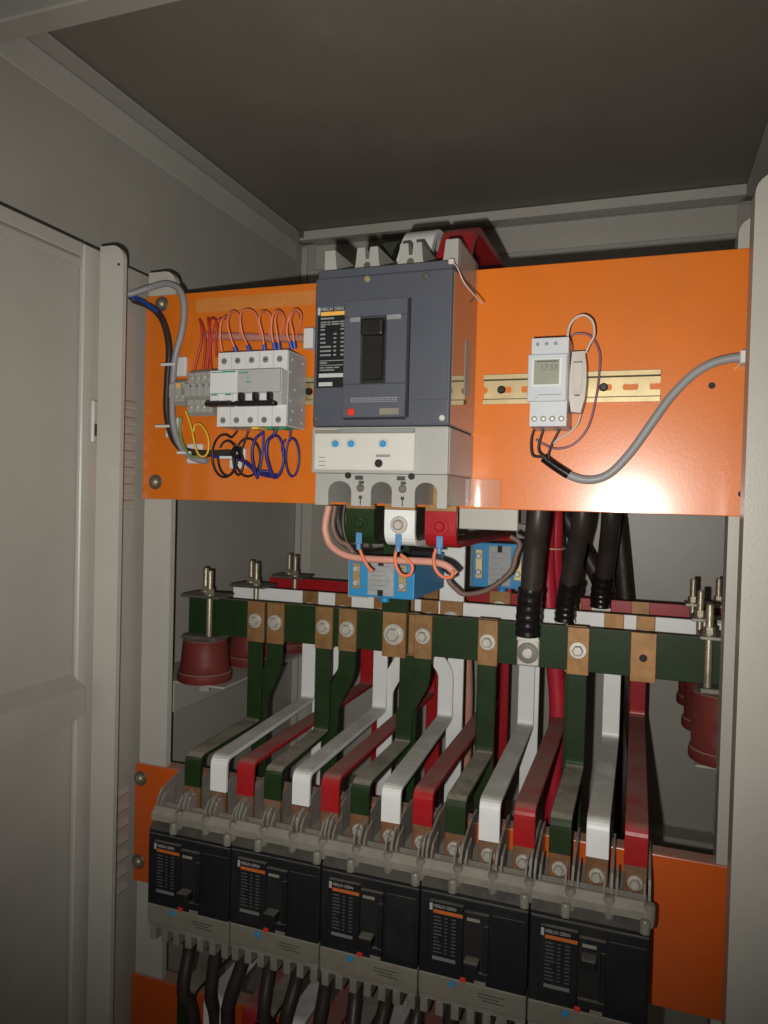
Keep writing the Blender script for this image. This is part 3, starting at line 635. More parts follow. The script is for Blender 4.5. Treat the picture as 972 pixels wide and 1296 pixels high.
    for k in range(4):
        x = x0 + .0008 + k * .0346; x = min(x, x0 + W - .003)
        mb = MB(); mb.prism([(.6930, 1.1337), (.6930, 1.1500), (.700, 1.1600), (.7400, 1.1700), (.7630, 1.1700), (.7630, 1.1337)], 'x', x, x + .0022); mk('phase_fin', mb, 'fin_plastic', t)
        if k < 3:
            for s in (.0050, .0285):
                mb = MB(); mb.prism([(.6930, 1.1337), (.6930, 1.1480), (.700, 1.1560), (.7180, 1.1600), (.7180, 1.1337)], 'x', x + s, x + s + .0018); mk('terminal_rib', mb, 'fin_plastic', t)
            xc = XT[0] + k * .03427
            mb = MB(); mb.lathe([(.0042, -.016), (.0050, -.012), (.0052, .002), (.0044, .004)], (xc, .6885, 1.1405), 'z', 14); mk('bolt_guide', mb, 'smoke_plastic', t)
    mb = MB(); mb.box(x0 + .004, x0 + W - .004, .7035, .7050, 1.1336, 1.1440); mk('terminal_window', mb, 'smoke_plastic', t)
    for dx in (.036, W - .001):
        mb = MB(); mb.lathe([(.0045, .0), (.0045, .010), (.003, .012)], (x0 + dx - .004, .682, 1.1215), 'z', 12); mk('cover_clip', mb, 'smoke_plastic', t)
    return t
lb = low_breaker()
extra = ['leftmost of the five dark breakers on the lower orange panel', 'second dark breaker from the left on the lower orange panel', 'middle one of the five dark breakers on the lower panel',
         'fourth dark breaker from the left on the lower orange panel', 'rightmost of the five dark breakers, beside bare orange panel']
for i in range(5):
    o = lb if i == 0 else copy_tree(lb)
    o.location = (-.512 + i * .1060 + (.0 if i else 0), .7645, 1.0 + [.0, .001, .0, .0006, .0][i]); o['label'] = extra[i]; o['category'] = 'circuit breaker'; o['group'] = 'dark breakers in the lower row'
    if i == 4:
        for ch in o.children:
            if ch.name.startswith('handle') and ch.name.split('.')[0] == 'handle': ch.location.z += .029

# ------------------------------------------------------------------ DIN rails
def rail(x0, x1, zc, label, ends):
    t = thing('din_rail', label, 'rail', ((x0 + x1) / 2, PY, zc), 'mounting rails')
    z0, z1 = zc - .0155, zc + .0155
    mb = MB()
    mb.box(x0, x1, PY - .0072, PY - .0060, z1 - .0050, z1, .0002); mb.box(x0, x1, PY - .0072, PY - .0060, z0, z0 + .0050, .0002)
    mk('flange', mb, 'brass', t)
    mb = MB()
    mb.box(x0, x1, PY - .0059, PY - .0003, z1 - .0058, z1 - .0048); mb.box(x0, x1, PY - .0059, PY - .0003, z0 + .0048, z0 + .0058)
    mk('channel_wall', mb, 'groove_shade', t)
    # floor with slots
    mb = MB(); zf0, zf1 = z0 + .0059, z1 - .0059; sl = .0032
    mb.box(x0, x1, PY - .0022, PY - .0006, zc + sl, zf1); mb.box(x0, x1, PY - .0022, PY - .0006, zf0, zc - sl)
    n = int((x1 - x0) / .025) + 1; xs = x0
    for k in range(n):
        a = x0 + .004 + k * .025; b_ = min(a + .010, x1)
        if a < x1: mb.box(a, b_, PY - .0022, PY - .0006, zc - sl, zc + sl)
        for s in (-1, 1):   # rounded slot ends
            e = b_ if s > 0 else a
            if x0 < e < x1:
                mb.prism([(e, zc + sl), (e + s * .0012, zc + sl), (e + s * .0003, zc + sl * .5), (e, zc)], 'y', PY - .00215, PY - .00065)
                mb.prism([(e, zc - sl), (e + s * .0012, zc - sl), (e + s * .0003, zc - sl * .5), (e, zc)], 'y', PY - .00215, PY - .00065)
    mk('channel_floor', mb, 'brass', t)
    for x in ends:
        mb = MB(); mb.lathe([(.0042, -.0023), (.0042, -.0044), (.003, -.0054)], (x, PY, zc), 'y', 12); mk('rail_screw', mb, 'black_plastic', t)
    return t
rail(-.5340, -.3150, 1.6190, 'brass-coloured mounting rail behind the white miniature breakers', [-.3655])
rail(-.1625, .0115, 1.6155, 'brass-coloured slotted mounting rail behind the grey timer', [-.1440, -.0415])

# ------------------------------------------------------------------ terminal blocks
t = thing('terminal_strip', 'row of grey clamp terminals left of the white miniature breakers', 'terminal block', (-.505, .758, 1.591))
for k in range(6):
    x = -.5335 + k * .0088 + (.004 if k > 1 else 0); h = 1.6440 - (.010 if k < 2 else 0) + k * .0003; l_ = 1.5905 + (.013 if k < 2 else 0)
    mb = MB(); mb.prism([(.757, l_ + .004), (.744, l_), (.738, l_ + .004), (.738, l_ + .018), (.731, l_ + .022), (.731, h - .022), (.738, h - .018), (.738, h - .004), (.744, h), (.757, h - .004)], 'x', x, x + .0080); c = mk('terminal_clamp', mb, 'grey_plastic', t)
    for z in (h - .010, l_ + .010):
        mb = MB(); mb.lathe([(.0024, .0), (.0024, -.0006), (.0012, -.0006)], (x + .004, .738, z), 'y', 10); mk('clamp_screw', mb, 'zinc', c)
    mb = MB(); mb.box(x + .0012, x + .0068, .7302, .731, (h + l_) / 2 + .004, (h + l_) / 2 + .009); mk('marker_tag', mb, 'label_paper' if k != 1 else 'print_amber', c)

# ------------------------------------------------------------------ miniature breakers
def mini(x0, poles, label, shade, dark_toggle_z):
    Wp = .0173; x1 = x0 + Wp * poles
    t = thing('miniature_breaker', label, 'circuit breaker', ((x0 + x1) / 2, .758, 1.573), 'white miniature breakers')
    ys, yf = .712, .695
    mb = MB()
    prof = [(.757, 1.5745), (ys, 1.5745), (ys, 1.5975), (yf + .004, 1.5975), (yf + .004, 1.6345), (ys, 1.6345), (ys, 1.6570), (.757, 1.6570)]
    mb.prism(prof, 'x', x0, x1); body = mk('case', mb, 'white_plastic', t)
    mb = MB(); mb.box(x0, x1 - (.0002), yf + .0008, yf + .0038, 1.6095, 1.6345, .0006); mk('front_plate', mb, shade, t)
    mb = MB(); mb.box(x0 + .0003, x1 - .0003, yf + .0015, yf + .0038, 1.5980, 1.6090, .0004); mk('toggle_bed', mb, shade, t)
    for k in range(poles):
        xc = x0 + Wp * (k + .5)
        for z in (1.6475, 1.5815):
            mb = MB(); mb.lathe([(.0035, .0005), (.0035, -.0003)], (xc - .001, ys, z), 'y', 16); ts = mk('terminal_screw', mb, 'screw_grey', t)
            mb = MB(); mb.box(xc - .0032, xc + .0012, ys - .0006, ys - .0004, z - .0004, z + .0004); mk('screw_slot', mb, 'print_dark', ts)
        if k: 
            mb = MB(); mb.box(x0 + Wp * k - .0002, x0 + Wp * k + .0002, ys - .0001, ys + .0006, 1.6350, 1.6565); mk('pole_joint', mb, 'print_grey', t); mb = MB(); mb.box(x0 + Wp * k - .0002, x0 + Wp * k + .0002, ys - .0001, ys + .0006, 1.5750, 1.5970); mk('pole_joint', mb, 'print_grey', t)
    return t, x0, x1, Wp, yf
t, x0, x1, Wp, yf = mini(-.4548, 2, 'two-pole white miniature breaker with green marks, left of the pair', 'white_plastic', 0)
mb = MB(); mb.box(x0 + .0020, x1 - .002, yf + .0004, yf + .0008, 1.6318, 1.6328); mb.box(x0 + .016, x1 - .002, yf + .0003, yf + .0008, 1.6322, 1.6334); mk('brand_line', mb, 'print_green', t)
for k in range(2):
    mb = MB(); mb.box(x0 + .004 + k * Wp, x0 + .0125 + k * Wp, yf - .002, yf + .0014, 1.6010, 1.6088, .0006); tg = mk('toggle', mb, 'white_plastic', t)
    mb = MB(); mb.box(x0 + .0045 + k * Wp, x0 + .0120 + k * Wp, yf - .0024, yf - .0020, 1.6065, 1.6080); mk('on_mark', mb, 'print_green', tg)
mb = MB(); mb.box(x0 + .0015, x1 - .001, yf - .012, yf + .0014, 1.5940, 1.5992, .0012); mk('toggle_bar', mb, 'black_plastic', t)
t, x0, x1, Wp, yf = mini(-.4200, 3, 'three-pole white miniature breaker with black toggles, right of the pair', 'side_plastic', 0)
text('brand_lettering', 'Schneider', .0040, (x0 + .0015, yf + .0005, 1.6300), 'print_green', t, sx=.75)
text('rating_lettering', 'C', .0042, (x0 + .0115, yf + .0005, 1.6245), 'print_green', t); mb = MB(); mb.box(x0 + .0105, x0 + .0165, yf + .0004, yf + .0008, 1.6200, 1.6212); mk('brand_line', mb, 'print_green', t)
for k in range(3):
    mb = MB(); mb.box(x0 + .0045 + k * Wp, x0 + .0100 + k * Wp, yf - .006, yf + .0014, 1.6000, 1.6088, .001); mk('toggle', mb, 'black_plastic', t)
    if k < 2:
        mb = MB(); mb.box(x0 + .0108 + k * Wp, x0 + .0210 + k * Wp, yf - .0005, yf + .0014, 1.6000, 1.6088, .001); mk('toggle_shroud', mb, 'white_plastic', t)
mb = MB(); mb.box(x0 + .0005, x1 - .0015, yf - .009, yf + .0014, 1.5940, 1.5995, .0022, 2); mk('toggle_bar', mb, 'black_plastic', t)
mb = MB(); mb.box(x1, x1 + .0006, .714, .757, 1.5760, 1.6555); sd = mk('side_cover', mb, 'side_plastic', t)
for (y, z) in ((.722, 1.6480), (.748, 1.6480), (.718, 1.6340), (.730, 1.6160), (.713, 1.6060), (.720, 1.6030), (.726, 1.592), (.748, 1.5960), (.722, 1.582), (.748, 1.5810)):
    mb = MB(); mb.lathe([(.0016, .0006), (.0016, .0010)], (x1, y, z), 'x', 10); mk('side_rivet', mb, 'white_plastic', sd)
for k in range(3):
    mb = MB(); mb.box(x0 + .004 + k * Wp, x0 + .012 + k * Wp, .722, .74, 1.5725, 1.5744); mk('rail_clip', mb, 'print_green' if k else 'yellow_wire', t)

# ------------------------------------------------------------------ timer
t = thing('digital_timer', 'light grey digital timer with an LCD clock on the right rail', 'timer', (-.0885, .758, 1.572))
ty = .706
mb = MB(); mb.prism([(.757, 1.5715), (ty, 1.5715), (ty, 1.5955), (ty - .0, 1.5955), (ty, 1.6395), (ty, 1.6550), (.757, 1.6550)], 'x', -.1055, -.0712); mk('case', mb, 'timer_plastic', t)
mb = MB(); mb.box(-.1080, -.0715, ty - .0050, ty - .0002, 1.5945, 1.6390, .0012, 2); fr = mk('front_lid', mb, 'timer_plastic', t)
mb = MB(); mb.box(-.1040, -.0760, ty - .0056, ty - .0052, 1.6085, 1.6350, .0002); mk('window_frame', mb, 'white_plastic', fr)
mb = MB(); mb.box(-.1020, -.0785, ty - .0060, ty - .0057, 1.6102, 1.6335); lc = mk('lcd_screen', mb, 'lcd', fr)
text('clock_digits', '17:53', .0078, (-.0962, ty - .0062, 1.6235), 'lcd_ink', lc, sx=.95, ext=.0001)
mb = MB(); mb.box(-.0995, -.0800, ty - .00625, ty - .0061, 1.6310, 1.6325); mk('lcd_bar', mb, 'lcd_ink', lc)
text('front_lettering', 'DIGITAL TIMER', .0026, (-.0980, ty - .0053, 1.6000), 'print_grey', fr, sx=.9) if False else None
mb = MB(); mb.box(-.0975, -.0760, ty - .0054, ty - .0051, 1.6003, 1.6010); mb.box(-.1000, -.0985, ty - .0054, ty - .0051, 1.5975, 1.5985); mk('front_printing', mb, 'print_grey', fr)
for k in range(4):
    x = -.1010 + k * .0084
    mb = MB(); mb.lathe([(.0029, .0002), (.0029, -.0004), (.0026, -.0010), (.0012, -.0014)], (x, ty, 1.5785), 'y', 12); mk('terminal_screw', mb, 'zinc', t)
    mb = MB(); mb.lathe([(.0018, .0002), (.0018, -.0003)], (x + .001, ty, 1.6495), 'y', 10); mk('terminal_hole', mb, 'print_grey' if k < 3 else 'zinc', t)
t = thing('lead_seal_holder', 'slim beige plastic fuse holder hanging beside the grey timer', 'fuse holder', (-.0655, .74, 1.587), None)
def rrect(x0, x1, z0, z1, rr, taper=0):
    pts = []
    for cx_, cz_, a0 in ((x1 - rr, z1 - rr, 0), (x0 + rr, z1 - rr, 1), (x0 + rr, z0 + rr, 2), (x1 - rr, z0 + rr, 3)):
        for k in range(5):
            a = (a0 + k / 4) * math.pi / 2; pts.append((cx_ + rr * math.cos(a), cz_ + rr * math.sin(a)))
    return [(x + (.003 * (z - 1.615) / .03 * taper), z) for x, z in pts]
mb = MB()
pts = [(-.0695, 1.6445), (-.0580, 1.6450), (-.0560, 1.6320), (-.0555, 1.6150), (-.0565, 1.6000), (-.0600, 1.5860), (-.0690, 1.5870), (-.0712, 1.6000), (-.0712, 1.6230)]
mb.prism(pts, 'y', .724, .742); mk('holder_body', mb, 'holder_plastic', t)
mb = MB(); mb.box(-.0678, -.0595, .7228, .7239, 1.6035, 1.6340, .0003); mk('holder_lid', mb, 'holder_plastic', t)
mb = MB(); mb.box(-.0678, -.0595, .7232, .7239, 1.6342, 1.6350); mb.box(-.0662, -.0612, .7232, .7239, 1.6020, 1.6032); mk('lid_gap', mb, 'print_dark', t)

# ------------------------------------------------------------------ wires and cables
def wire(name, pix, Y, rad, m, label, cat='wire', group=None, n=8, sub=6, ferr=None):
    """pix: (px, py) or (px, py, dY) read off the photograph, laid at depth Y"""
    P = [at(p[0], p[1], Y + (p[2] if len(p) > 2 else 0)) for p in pix]
    mb = MB(); mb.tube(P, rad, n, sub)
    if ferr is None: return tag(mk(name, mb, m, base=P[0]), label, cat, group)
    t = thing(name, label, cat, P[0], group); mk('insulation', mb, m, t)
    d = (P[1] - P[0]).normalized(); fb = MB(); fb.tube([P[0] - d * .004, P[0] + d * .004], rad * 1.8, 8, 2); mk('ferrule', fb, ferr, t)
    return t
g = 'salmon wires looping over the miniature breakers'
top = [([(281, 445), (278.5, 428, -.004), (279.5, 410, -.006), (284, 401), (291, 400, .018)], 'salmon wire at the far left end of the miniature breakers, without a blue sleeve', None),
       ([(298, 443), (293, 430, -.004), (288, 411, -.008), (290, 398, -.006), (296, 394, .002), (302, 400, .012), (304, 424, .024)], 'salmon wire loop with blue sleeve in second pole of two-pole breaker', 'ferrule'),
       ([(315, 441), (307, 423, -.004), (304, 406, -.008), (306, 395, -.006), (316, 392, .002), (325, 401, .012), (329, 424, .024)], 'salmon wire loop with blue sleeve in first pole of three-pole breaker', 'ferrule'),
       ([(334.5, 440), (332, 423, -.004), (328, 406, -.008), (330, 397, -.006), (335, 394, .002), (342, 400, .012), (341, 424, .024)], 'salmon wire loop with blue sleeve in middle pole of three-pole breaker', 'ferrule'),
       ([(347, 438), (343.5, 420, -.004), (345, 400, -.008), (352, 393, 0), (358, 400, .012), (355, 424, .024)], 'left wire of the salmon pair second from the right', 'ferrule'),
       ([(353, 438), (350, 420, -.004), (348.5, 403, -.008), (353.5, 394, 0), (360, 403, .012), (358, 424, .024)], 'right wire of the salmon pair second from the right', 'ferrule'),
       ([(368, 437), (363, 420, -.004), (366.5, 400, -.008), (375, 391.5, 0), (381.5, 400, .008), (378, 418, .018), (375, 425, .024)], 'widest salmon wire loop at the right end of miniature breakers', 'ferrule'),
       ([(372.5, 437), (370, 418, -.004), (367.5, 406, -.008), (372, 395, 0), (377, 397, .008), (379, 412, .02)], 'inner salmon wire loop at the right end of miniature breakers', 'ferrule')]
for pix, lab_, fe in top: wire('control_wire', pix, .730, .00125, 'salmon_wire', lab_, group=g, ferr=fe)
g = 'dark red wires above the clamp terminals'
for pix, lab_ in (([(246, 468), (251, 448), (255, 431), (255, 415), (252.5, 404, .006)], 'dark red wire leaning outermost left above the clamp terminals'),
                  ([(257, 467), (259, 448), (260, 431), (257, 415), (254, 406, .008)], 'dark red wire crossing the leftmost one above the clamp terminals'),
                  ([(262, 467), (264, 445), (265, 428), (264, 410), (263, 402.5, .006)], 'straight dark red wire in the middle above clamp terminals'),
                  ([(274, 452), (273, 431), (275, 412), (271, 403, .004), (266, 406, .012), (264, 430, .02)], 'dark red wire arching to the right above clamp terminals'),
                  ([(267, 467), (266, 440), (270, 415), (278, 404), (285, 403, .01)], 'dark red wire bending right towards the salmon loops')):
    wire('control_wire', pix, .738, .0014, 'red_wire', lab_, group=g)
t = thing('wire_sleeve', 'pink spiral sleeve of wires lying horizontally above the miniature breakers', 'wire sleeve', at(265, 426, .757))
mb = MB(); mb.tube([at(262, 425, .757), at(300, 426, .758), at(350, 428, .758), at(396, 428, .757)], .0048, 10, 10, radf=lambda s: 1 + .06 * math.sin(s * 150)); mk('sleeve', mb, 'pink_sleeve', t)
mb = MB(); c = at(394, 428, .757); mb.box(c.x - .006, c.x + .006, .748, .7645, c.z - .013, c.z + .010, .001); tag(mk('cable_tie_mount', mb, 'white_plastic'), 'white tie mount at the right end of the pink sleeve', 'tie mount', 'white cable tie mounts')
for (px, py, lab_) in ((226, 464, 'upper white tie mount holding the cables at left'), (219, 541, 'lower white tie mount holding the cables at left'), (246, 574, 'white tie mount where the cables turn right'), (300, 580, 'white tie mount under the black wire coils')):
    c = at(px, py, .760); mb = MB(); mb.box(c.x - .0105, c.x + .0105, .7590, .7646, c.z - .012, c.z + .012, .0012)
    t = thing('cable_tie_mount', lab_, 'tie mount', c, 'white cable tie mounts'); mk('base', mb, 'white_plastic', t)
    mb = MB(); mb.box(c.x - .014, c.x + .006, .7435, .7450, c.z - .0016, c.z + .0016, .0003); mk('tie', mb, 'white_plastic', t)
# cables at the left
wire('cable', [(150, 371, -.02), (165, 372, -.01), (190, 364), (212, 359), (228, 368), (233, 390), (230, 420), (222, 450), (219, 480), (218, 520), (222, 550), (232, 570), (246, 580), (262, 584)], .752, .0039, 'grey_cable', 'grey cable arching over the top left corner of upper panel', 'cable', n=10)
wire('cable', [(150, 374, -.02), (170, 380), (193, 390), (207, 408), (214, 440), (212, 480), (211, 520), (217, 550), (230, 568), (248, 573), (270, 574), (293, 573)], .753, .0042, 'black_cable', 'black cable running down the left side of the upper panel', 'cable', n=10)
wire('cable', [(150, 370, -.02), (166, 375, -.004), (182, 382, -.002), (198, 394, -.002)], .748, .0026, 'blue_cable', 'short blue cable crossing the upper left corner of the panel', 'cable')
wire('control_wire', [(268, 577), (282, 578), (300, 580), (312, 586), (325, 597), (340, 602), (352, 602)], .752, .0026, 'blue_wire', 'thick blue wire running under the coils of black wire', group='blue wires below the miniature breakers')
wire('control_wire', [(235, 520), (239, 531), (243, 545), (246, 560), (250, 573), (257, 578), (263, 572), (264, 558), (260, 545), (253, 537), (247, 538), (245, 546)], .742, .0012, 'yellow_wire', 'yellow wire hanging in a loop below the clamp terminals')
wire('control_wire', [(229, 528), (227.5, 542), (229.5, 556), (235, 570), (244, 578), (252, 577)], .744, .0018, 'green_wire', 'green and yellow wire hanging left of the yellow loop')
def ring(cx_, cy_, rx, ry, a0, a1, n=14, dy=0): return [(cx_ + rx * math.cos(a0 + (a1 - a0) * k / n), cy_ + ry * math.sin(a0 + (a1 - a0) * k / n), dy * k / n) for k in range(n + 1)]
g = 'black wire coils below the miniature breakers'
PI = math.pi
wire('control_wire', [(300, 546), (294, 553)] + ring(284, 577, 15.5, 27, -PI * .35, -PI * 2.2, 18, .01), .742, .0013, 'black_wire', 'left large coil of black wire below the two-pole breaker', group=g)
wire('control_wire', [(314, 546), (310, 558), (303, 575)] + ring(313.6, 579, 15.6, 24, -PI * .9, PI * 1.0, 18, .01), .744, .0013, 'black_wire', 'right large coil of black wire below the three-pole breaker', group=g)
wire('control_wire', ring(288, 580, 12, 22, -PI * .8, PI * 1.0, 16, .008), .738, .0013, 'black_wire', 'inner narrow coil of black wire left of the knot', group=g)
wire('control_wire', [(297, 562), (295, 580), (298, 598), (304, 600), (308, 585), (303, 566)], .740, .0013, 'black_wire', 'short tight loop of black wire between the two coils', group=g)
c = at(300, 573, .742); mb = MB(); mb.lathe([(.004, -.007), (.0065, -.004), (.0065, .004), (.004, .007)], c, 'z', 12); tag(mk('tape_wrap', mb, 'black_tape', base=c), 'knot of black tape between the black wire coils', 'tape')
g = 'blue wires below the miniature breakers'
wire('control_wire', [(333, 540), (331, 548), (323, 556), (319, 572), (321, 590), (326, 606)], .740, .0018, 'blue_wire', 'blue wire from first pole curving down left to a point', group=g)
wire('control_wire', [(333, 541), (333, 560), (331, 580), (326, 603), (320, 595), (308, 583)], .744, .0014, 'blue_wire', 'blue wire from first pole hanging straight down', group=g)
wire('control_wire', [(350, 540), (347, 550), (339, 558), (337, 574), (341, 592), (345, 603)], .740, .0022, 'blue_wire', 'thick blue wire curving from the middle pole', group=g)
wire('control_wire', [(350, 541)] + ring(348, 578, 11, 27, -PI * .5, PI * .75, 14, .006) + [(328, 596)], .742, .0014, 'blue_wire', 'blue wire making a tall loop below the middle pole', group=g)
wire('control_wire', [(368, 540), (367, 553)] + ring(370, 579, 8.3, 24, -PI * .65, PI * 1.5, 18, .006), .742, .0013, 'blue_wire', 'narrow blue wire ring below the right pole', group=g)
wire('control_wire', [(361, 556), (357, 566), (359, 580), (356, 594), (350, 603), (338, 602)], .744, .0014, 'blue_wire', 'blue wire rising between the tall loop and the narrow ring', group=g)
# timer wires
wire('control_wire', [(678, 539), (673, 552), (672, 565), (674, 576), (681, 578.5), (690, 578)], .735, .0011, 'black_wire', 'leftmost black wire under the grey timer', group='black wires under the timer')
wire('control_wire', [(689, 540), (684, 554), (681.5, 565), (683, 573), (692, 580)], .735, .0011, 'black_wire', 'middle black wire under the grey timer', group='black wires under the timer')
wire('control_wire', [(711, 539), (704, 551), (698, 563), (694, 575), (695, 581)], .735, .0011, 'black_wire', 'rightmost black wire under the grey timer', group='black wires under the timer')
wire('control_wire', [(718, 428), (720.7, 413), (729, 402), (740, 399), (750, 407), (752, 424), (746, 436), (741, 447)], .728, .0012, 'white_wire', 'white wire looping over from the timer to the fuse holder')
wire('control_wire', [(721.6, 426), (731, 422), (747, 425), (758, 443), (759, 466), (754, 505), (744, 541), (726, 562), (705, 568), (687, 562), (678, 556)], .752, .0011, 'purple_wire', 'thin purple wire curving around the right of the fuse holder')
wire('control_wire', [(735, 523), (731, 536), (722, 546), (706, 556), (700, 562)], .738, .0010, 'white_wire', 'thin pale wire from the bottom of the fuse holder')
t = thing('cable', 'grey cable curving across the orange panel from timer to right edge', 'cable', at(720, 600, .745))
mb = MB(); mb.tube([at(*p, .750) for p in ((714, 597), (722, 602), (738, 607), (757, 606), (776, 596), (800, 570), (825, 535), (850, 501), (880, 472), (910, 457), (945, 452), (975, 456))], .0043, 12, 8); mk('jacket', mb, 'grey_cable', t)
mb = MB(); mb.tube([at(*p, .748) for p in ((688, 579), (700, 588), (712, 596), (720, 601))], .0049, 12, 5); mk('tape_end', mb, 'black_tape', t)
mb = MB(); c = at(945, 452, .748); mb.box(c.x - .006, c.x + .006, .742, .7645, c.z - .006, c.z + .006, .001); tag(mk('cable_clip', mb, 'white_plastic'), 'small pale clip on the grey cable at right panel edge', 'clip')

# ------------------------------------------------------------------ current transformers
def ct(x0, x1, y0, y1, z0, z1, label):
    t = thing('current_transformer', label, 'transformer', ((x0 + x1) / 2, (y0 + y1) / 2, z0), 'blue current transformers')
    W = x1 - x0; H = z1 - z0
    mb = MB(); mb.box(x0, x1, y0, y1, z0, z1, .0015, 2); body = mk('housing', mb, 'blue_plastic', t)
    mb = MB(); mb.box(x0 + W * .30, x0 + W * .70, y0 - .0012, y0 - .0001, z0 + H * .06, z1 - H * .06, .0003); la = mk('rating_label', mb, 'label_paper', t)
    mb = MB()
    for k in range(6): mb.box(x0 + W * (.33 + .03 * (k % 2)), x0 + W * (.52 + .12 * ((k * 7) % 3) / 2), y0 - .0015, y0 - .0012, z0 + H * (.18 + .12 * k), z0 + H * (.18 + .12 * k) + .0008)
    mk('label_printing', mb, 'print_grey', la)
    mb = MB(); mb.box(x0 + W * .46, x0 + W * .54, y0 - .0022, y0 - .0012, z1 - H * .2, z1 - H * .05); mb.box(x0 + W * .46, x0 + W * .54, y0 - .0022, y0 - .0012, z0 + H * .05, z0 + H * .2); mk('label_clip', mb, 'breaker_dark', la)
    for xx in (x0 + W * .13, x0 + W * .83):
        mb = MB(); mb.box(xx - .005, xx + .005, y0 - .003, y0 - .0001, z0 + H * .2, z1 - H * .15, .0006); tm = mk('terminal_plate', mb, 'brass', t)
        for zz in (z0 + H * .34, z0 + H * .70):
            mb = MB(); mb.lathe([(.0042, -.003), (.0042, -.0052), (.003, -.0062)], (xx, y0, zz), 'y', 12); mk('terminal_screw', mb, 'zinc', tm)
    mb = MB(); mb.lathe([(.006, 0), (.006, .0045)], (x0 + W * .54, y0 + .006, z0 - .0046), 'z', 12); mk('lug', mb, 'blue_plastic', t)
ct(-.3255, -.2445, .798, .928, 1.3830, 1.4300, 'blue current transformer on the green riser, nearest and left one')
ct(-.2262, -.1480, 1.015, 1.120, 1.377, 1.440, 'blue current transformer on the red riser, farther back on right')
mb = MB(); mb.box(-.352, -.325, .862, .864, 1.372, 1.42); tag(mk('transformer_bracket', mb, 'cabinet'), 'small grey bracket plate left of the near blue transformer', 'bracket')
# transformer wiring
wire('cable', [(416, 640), (412, 660), (412, 674), (420, 692), (445, 705), (498, 709), (544, 711), (565, 716), (577, 727)], .745, .0040, 'pink_tube', 'pink sleeved cable sagging under the main breaker terminals', 'cable', n=10)
wire('cable', [(577, 727, -.0), (568, 734), (577, 745), (589, 752), (618, 746), (646, 724), (653, 703), (658, 688), (646, 679)], .86, .0032, 'brown_tube', 'brownish cable drooping from pink sleeve across the far blue transformer', 'cable', n=8)
wire('cable', [(424, 640), (421, 665), (428, 683), (440, 690), (447, 700)], .752, .0030, 'brown_tube', 'brown cable behind the pink sleeve under the main breaker', 'cable')
wire('cable', [(436, 640), (434, 660), (437, 680), (445, 695)], .756, .0026, 'black_cable', 'thin black cable beside the green strap under main breaker', 'cable')
g = 'salmon wires from the wide straps'
wire('control_wire', [(453, 687), (456, 697), (461, 709), (467, 719), (472, 723)], .736, .0019, 'salmon_wire', 'salmon wire from the green strap lug to the blue transformer', group=g)
wire('control_wire', [(503, 690), (500, 705), (502, 718), (509, 728), (519, 727), (522, 717), (515, 708), (507, 702)], .736, .0019, 'salmon_wire', 'salmon wire loop hanging from the white strap lug', group=g)
wire('control_wire', [(552, 694), (549, 706), (551, 720), (560, 730), (571, 730), (574, 722)], .736, .0019, 'salmon_wire', 'salmon wire loop hanging from the red strap lug', group=g)

# ------------------------------------------------------------------ heavy cables on the right
def heavy(P, rad, label, m, collar, lug):
    t = thing('power_cable', label, 'cable', P[-1], 'heavy black cables on the right')
    mb = MB(); mb.tube(P, rad, 16, 8); mk('jacket', mb, m, t)
    mb = MB(); mb.tube(collar, rad * 1.13, 16, 10, radf=lambda s: 1 + .035 * math.sin(s * 34)); mk('tape_wrap', mb, 'black_tape', t)
    (x, y, z) = lug
    mb = MB(); mb.box(x - .013, x + .013, y - .0065, y - .0025, z - .019, z + .012, .002, 2); mb.prism([(x - .013, z + .012), (x + .013, z + .012), (x + .009, z + .024), (x - .009, z + .024)], 'y', y - .010, y - .001); lg = mk('cable_lug', mb, 'zinc', t)
    mb = MB(); mb.lathe([(.0125, -.0066), (.0125, -.008), (.0075, -.0082), (.0075, -.0125), (.005, -.0132)], (x, y, z - .003), 'y', 16); mk('lug_bolt', mb, 'zinc', lg)
yg, yw, yr = BUS['green'], BUS['white'], BUS['red']
a = at(682, 640, .83); P = [a + Vector((.004, .02, .16)), a, at(677, 690, .842), at(673, 740, .850), at(669, 775, .853), at(668, 803, .855)]
heavy(P, .0128, 'heavy black cable lugged to the green busbar, leftmost of three', 'black_cable', [at(672, 745, .850), at(669, 775, .853), at(668, 804, .855)], (-.1215, yg, 1.327))
a = at(738, 640, .93); P = [a + Vector((.004, .02, .16)), a, at(730, 690, .950), at(720, 740, .966), at(715, 784, .972)]
heavy(P, .0124, 'heavy black cable lugged to the white busbar, middle of three', 'black_cable', [at(722, 738, .963), at(717, 765, .970), at(715, 786, .972)], (at(716, 790, yw).x, yw, 1.333))
a = at(774, 640, 1.03); P = [a + Vector((.0, .02, .16)), a, at(770, 690, 1.06), at(763, 740, 1.083), at(760, 766, 1.088)]
heavy(P, .0130, 'heavy black cable lugged to the red busbar, rightmost of three', 'black_cable', [at(764, 728, 1.080), at(761, 750, 1.086), at(760, 768, 1.088)], (at(761, 775, yr).x, yr, 1.336))
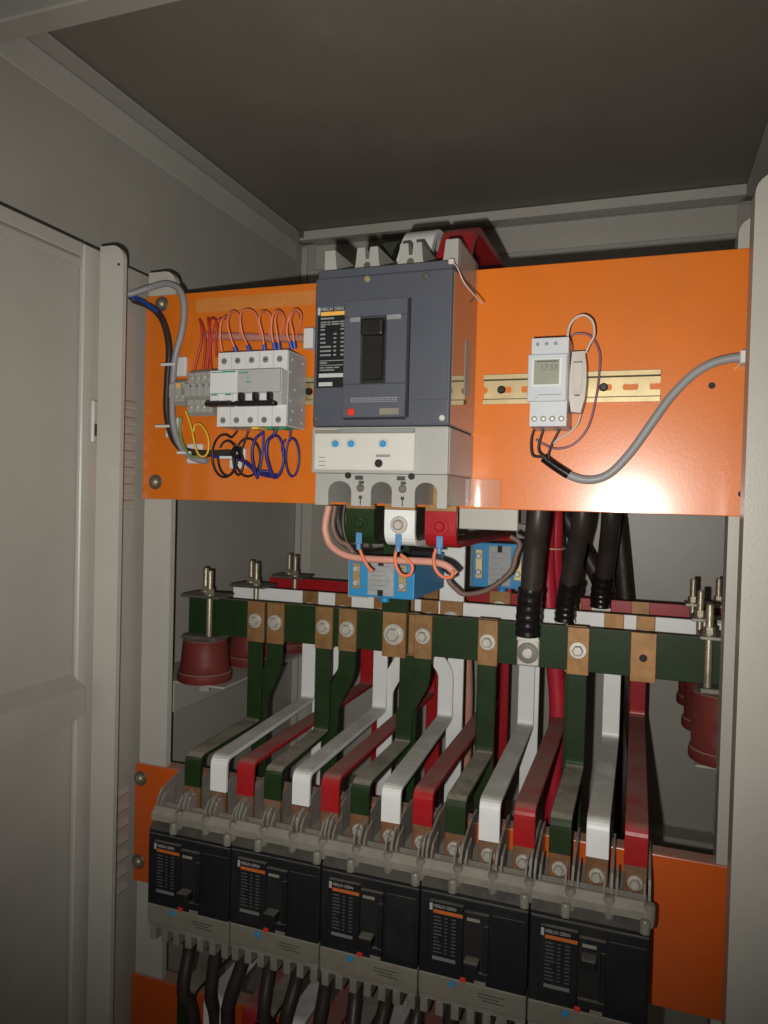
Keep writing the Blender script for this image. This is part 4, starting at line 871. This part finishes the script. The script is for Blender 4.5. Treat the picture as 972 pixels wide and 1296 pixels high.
wire('power_cable', [(700, 610, -.03), (714, 650), (735, 690), (757, 732), (775, 780), (790, 840), (800, 900), (806, 990, -.02), (806, 1060, -.03)], 1.16, .0125, 'brown_cable', 'heavy dark cable slanting down behind the busbars at right', 'cable', group='heavy dark cables behind the busbars', n=12)
wire('power_cable', [(775, 610), (782, 660), (788, 720), (793, 780), (797, 860), (790, 1000, -.03), (788, 1060, -.03)], 1.20, .0135, 'brown_cable', 'dark tube standing in for the shadow of the rightmost black cable', 'cable', group='heavy dark cables behind the busbars', n=12)  # added dark tube where the black cable's shadow falls
g = 'red cables behind the black ones'
wire('power_cable', [(694, 620), (692, 660), (691, 700), (694, 760), (702, 840), (706, 900), (700, 980), (698, 1050)], 1.035, .0120, 'red_cable', 'left red cable of the pair tied behind the black cables', 'cable', group=g, n=12)
wire('power_cable', [(700, 620), (702, 660), (701, 700), (702, 760), (706, 840), (708, 900), (703, 980), (700, 1050)], 1.056, .0120, 'red_cable', 'right red cable of the pair tied behind the black cables', 'cable', group=g, n=12)
c = at(696, 694, 1.035); mb = MB(); ca = [(-.0195, .0), (-.017, -.012), (-.005, -.0145), (.010, -.0125), (.0185, .002), (.018, .024), (.0, .036), (-.016, .016), (-.0195, .0)]
mb.tube([(c.x + p, c.y + q, c.z) for p, q in ca], .0016, 6, 4); tag(mk('cable_tie', mb, 'pink_tube'), 'pale cable tie round the two red cables', 'cable tie')
g = 'pale bare cables behind the busbars'
wire('power_cable', [(590, 770), (591, 830), (592, 880), (590, 950), (588, 1010)], 1.16, .0085, 'pink_tube', 'pale brownish cable dropping behind the busbars, left of fourth green strap', 'cable', n=10)
# outgoing cables under the lower breakers
k = 0
for i in range(15):
    x = XT[i]; z = .995; mb = MB(); dx = random.uniform(-.02, .02)
    mb.tube([(x, .715, 1.006), (x, .712, .975), (x + dx * .5, .705 - random.random() * .02, .935), (x + dx, .715, .89), (x + dx * 1.5, .735, .70)], .0075, 10, 5)
    tag(mk('outgoing_cable', mb, 'black_cable', base=(x, .715, .97)), f'thick black cable under the {ORD[i // 3]} lower breaker from the left, {["left", "middle", "right"][i % 3]} pole', 'cable', 'black cables under the lower breakers')
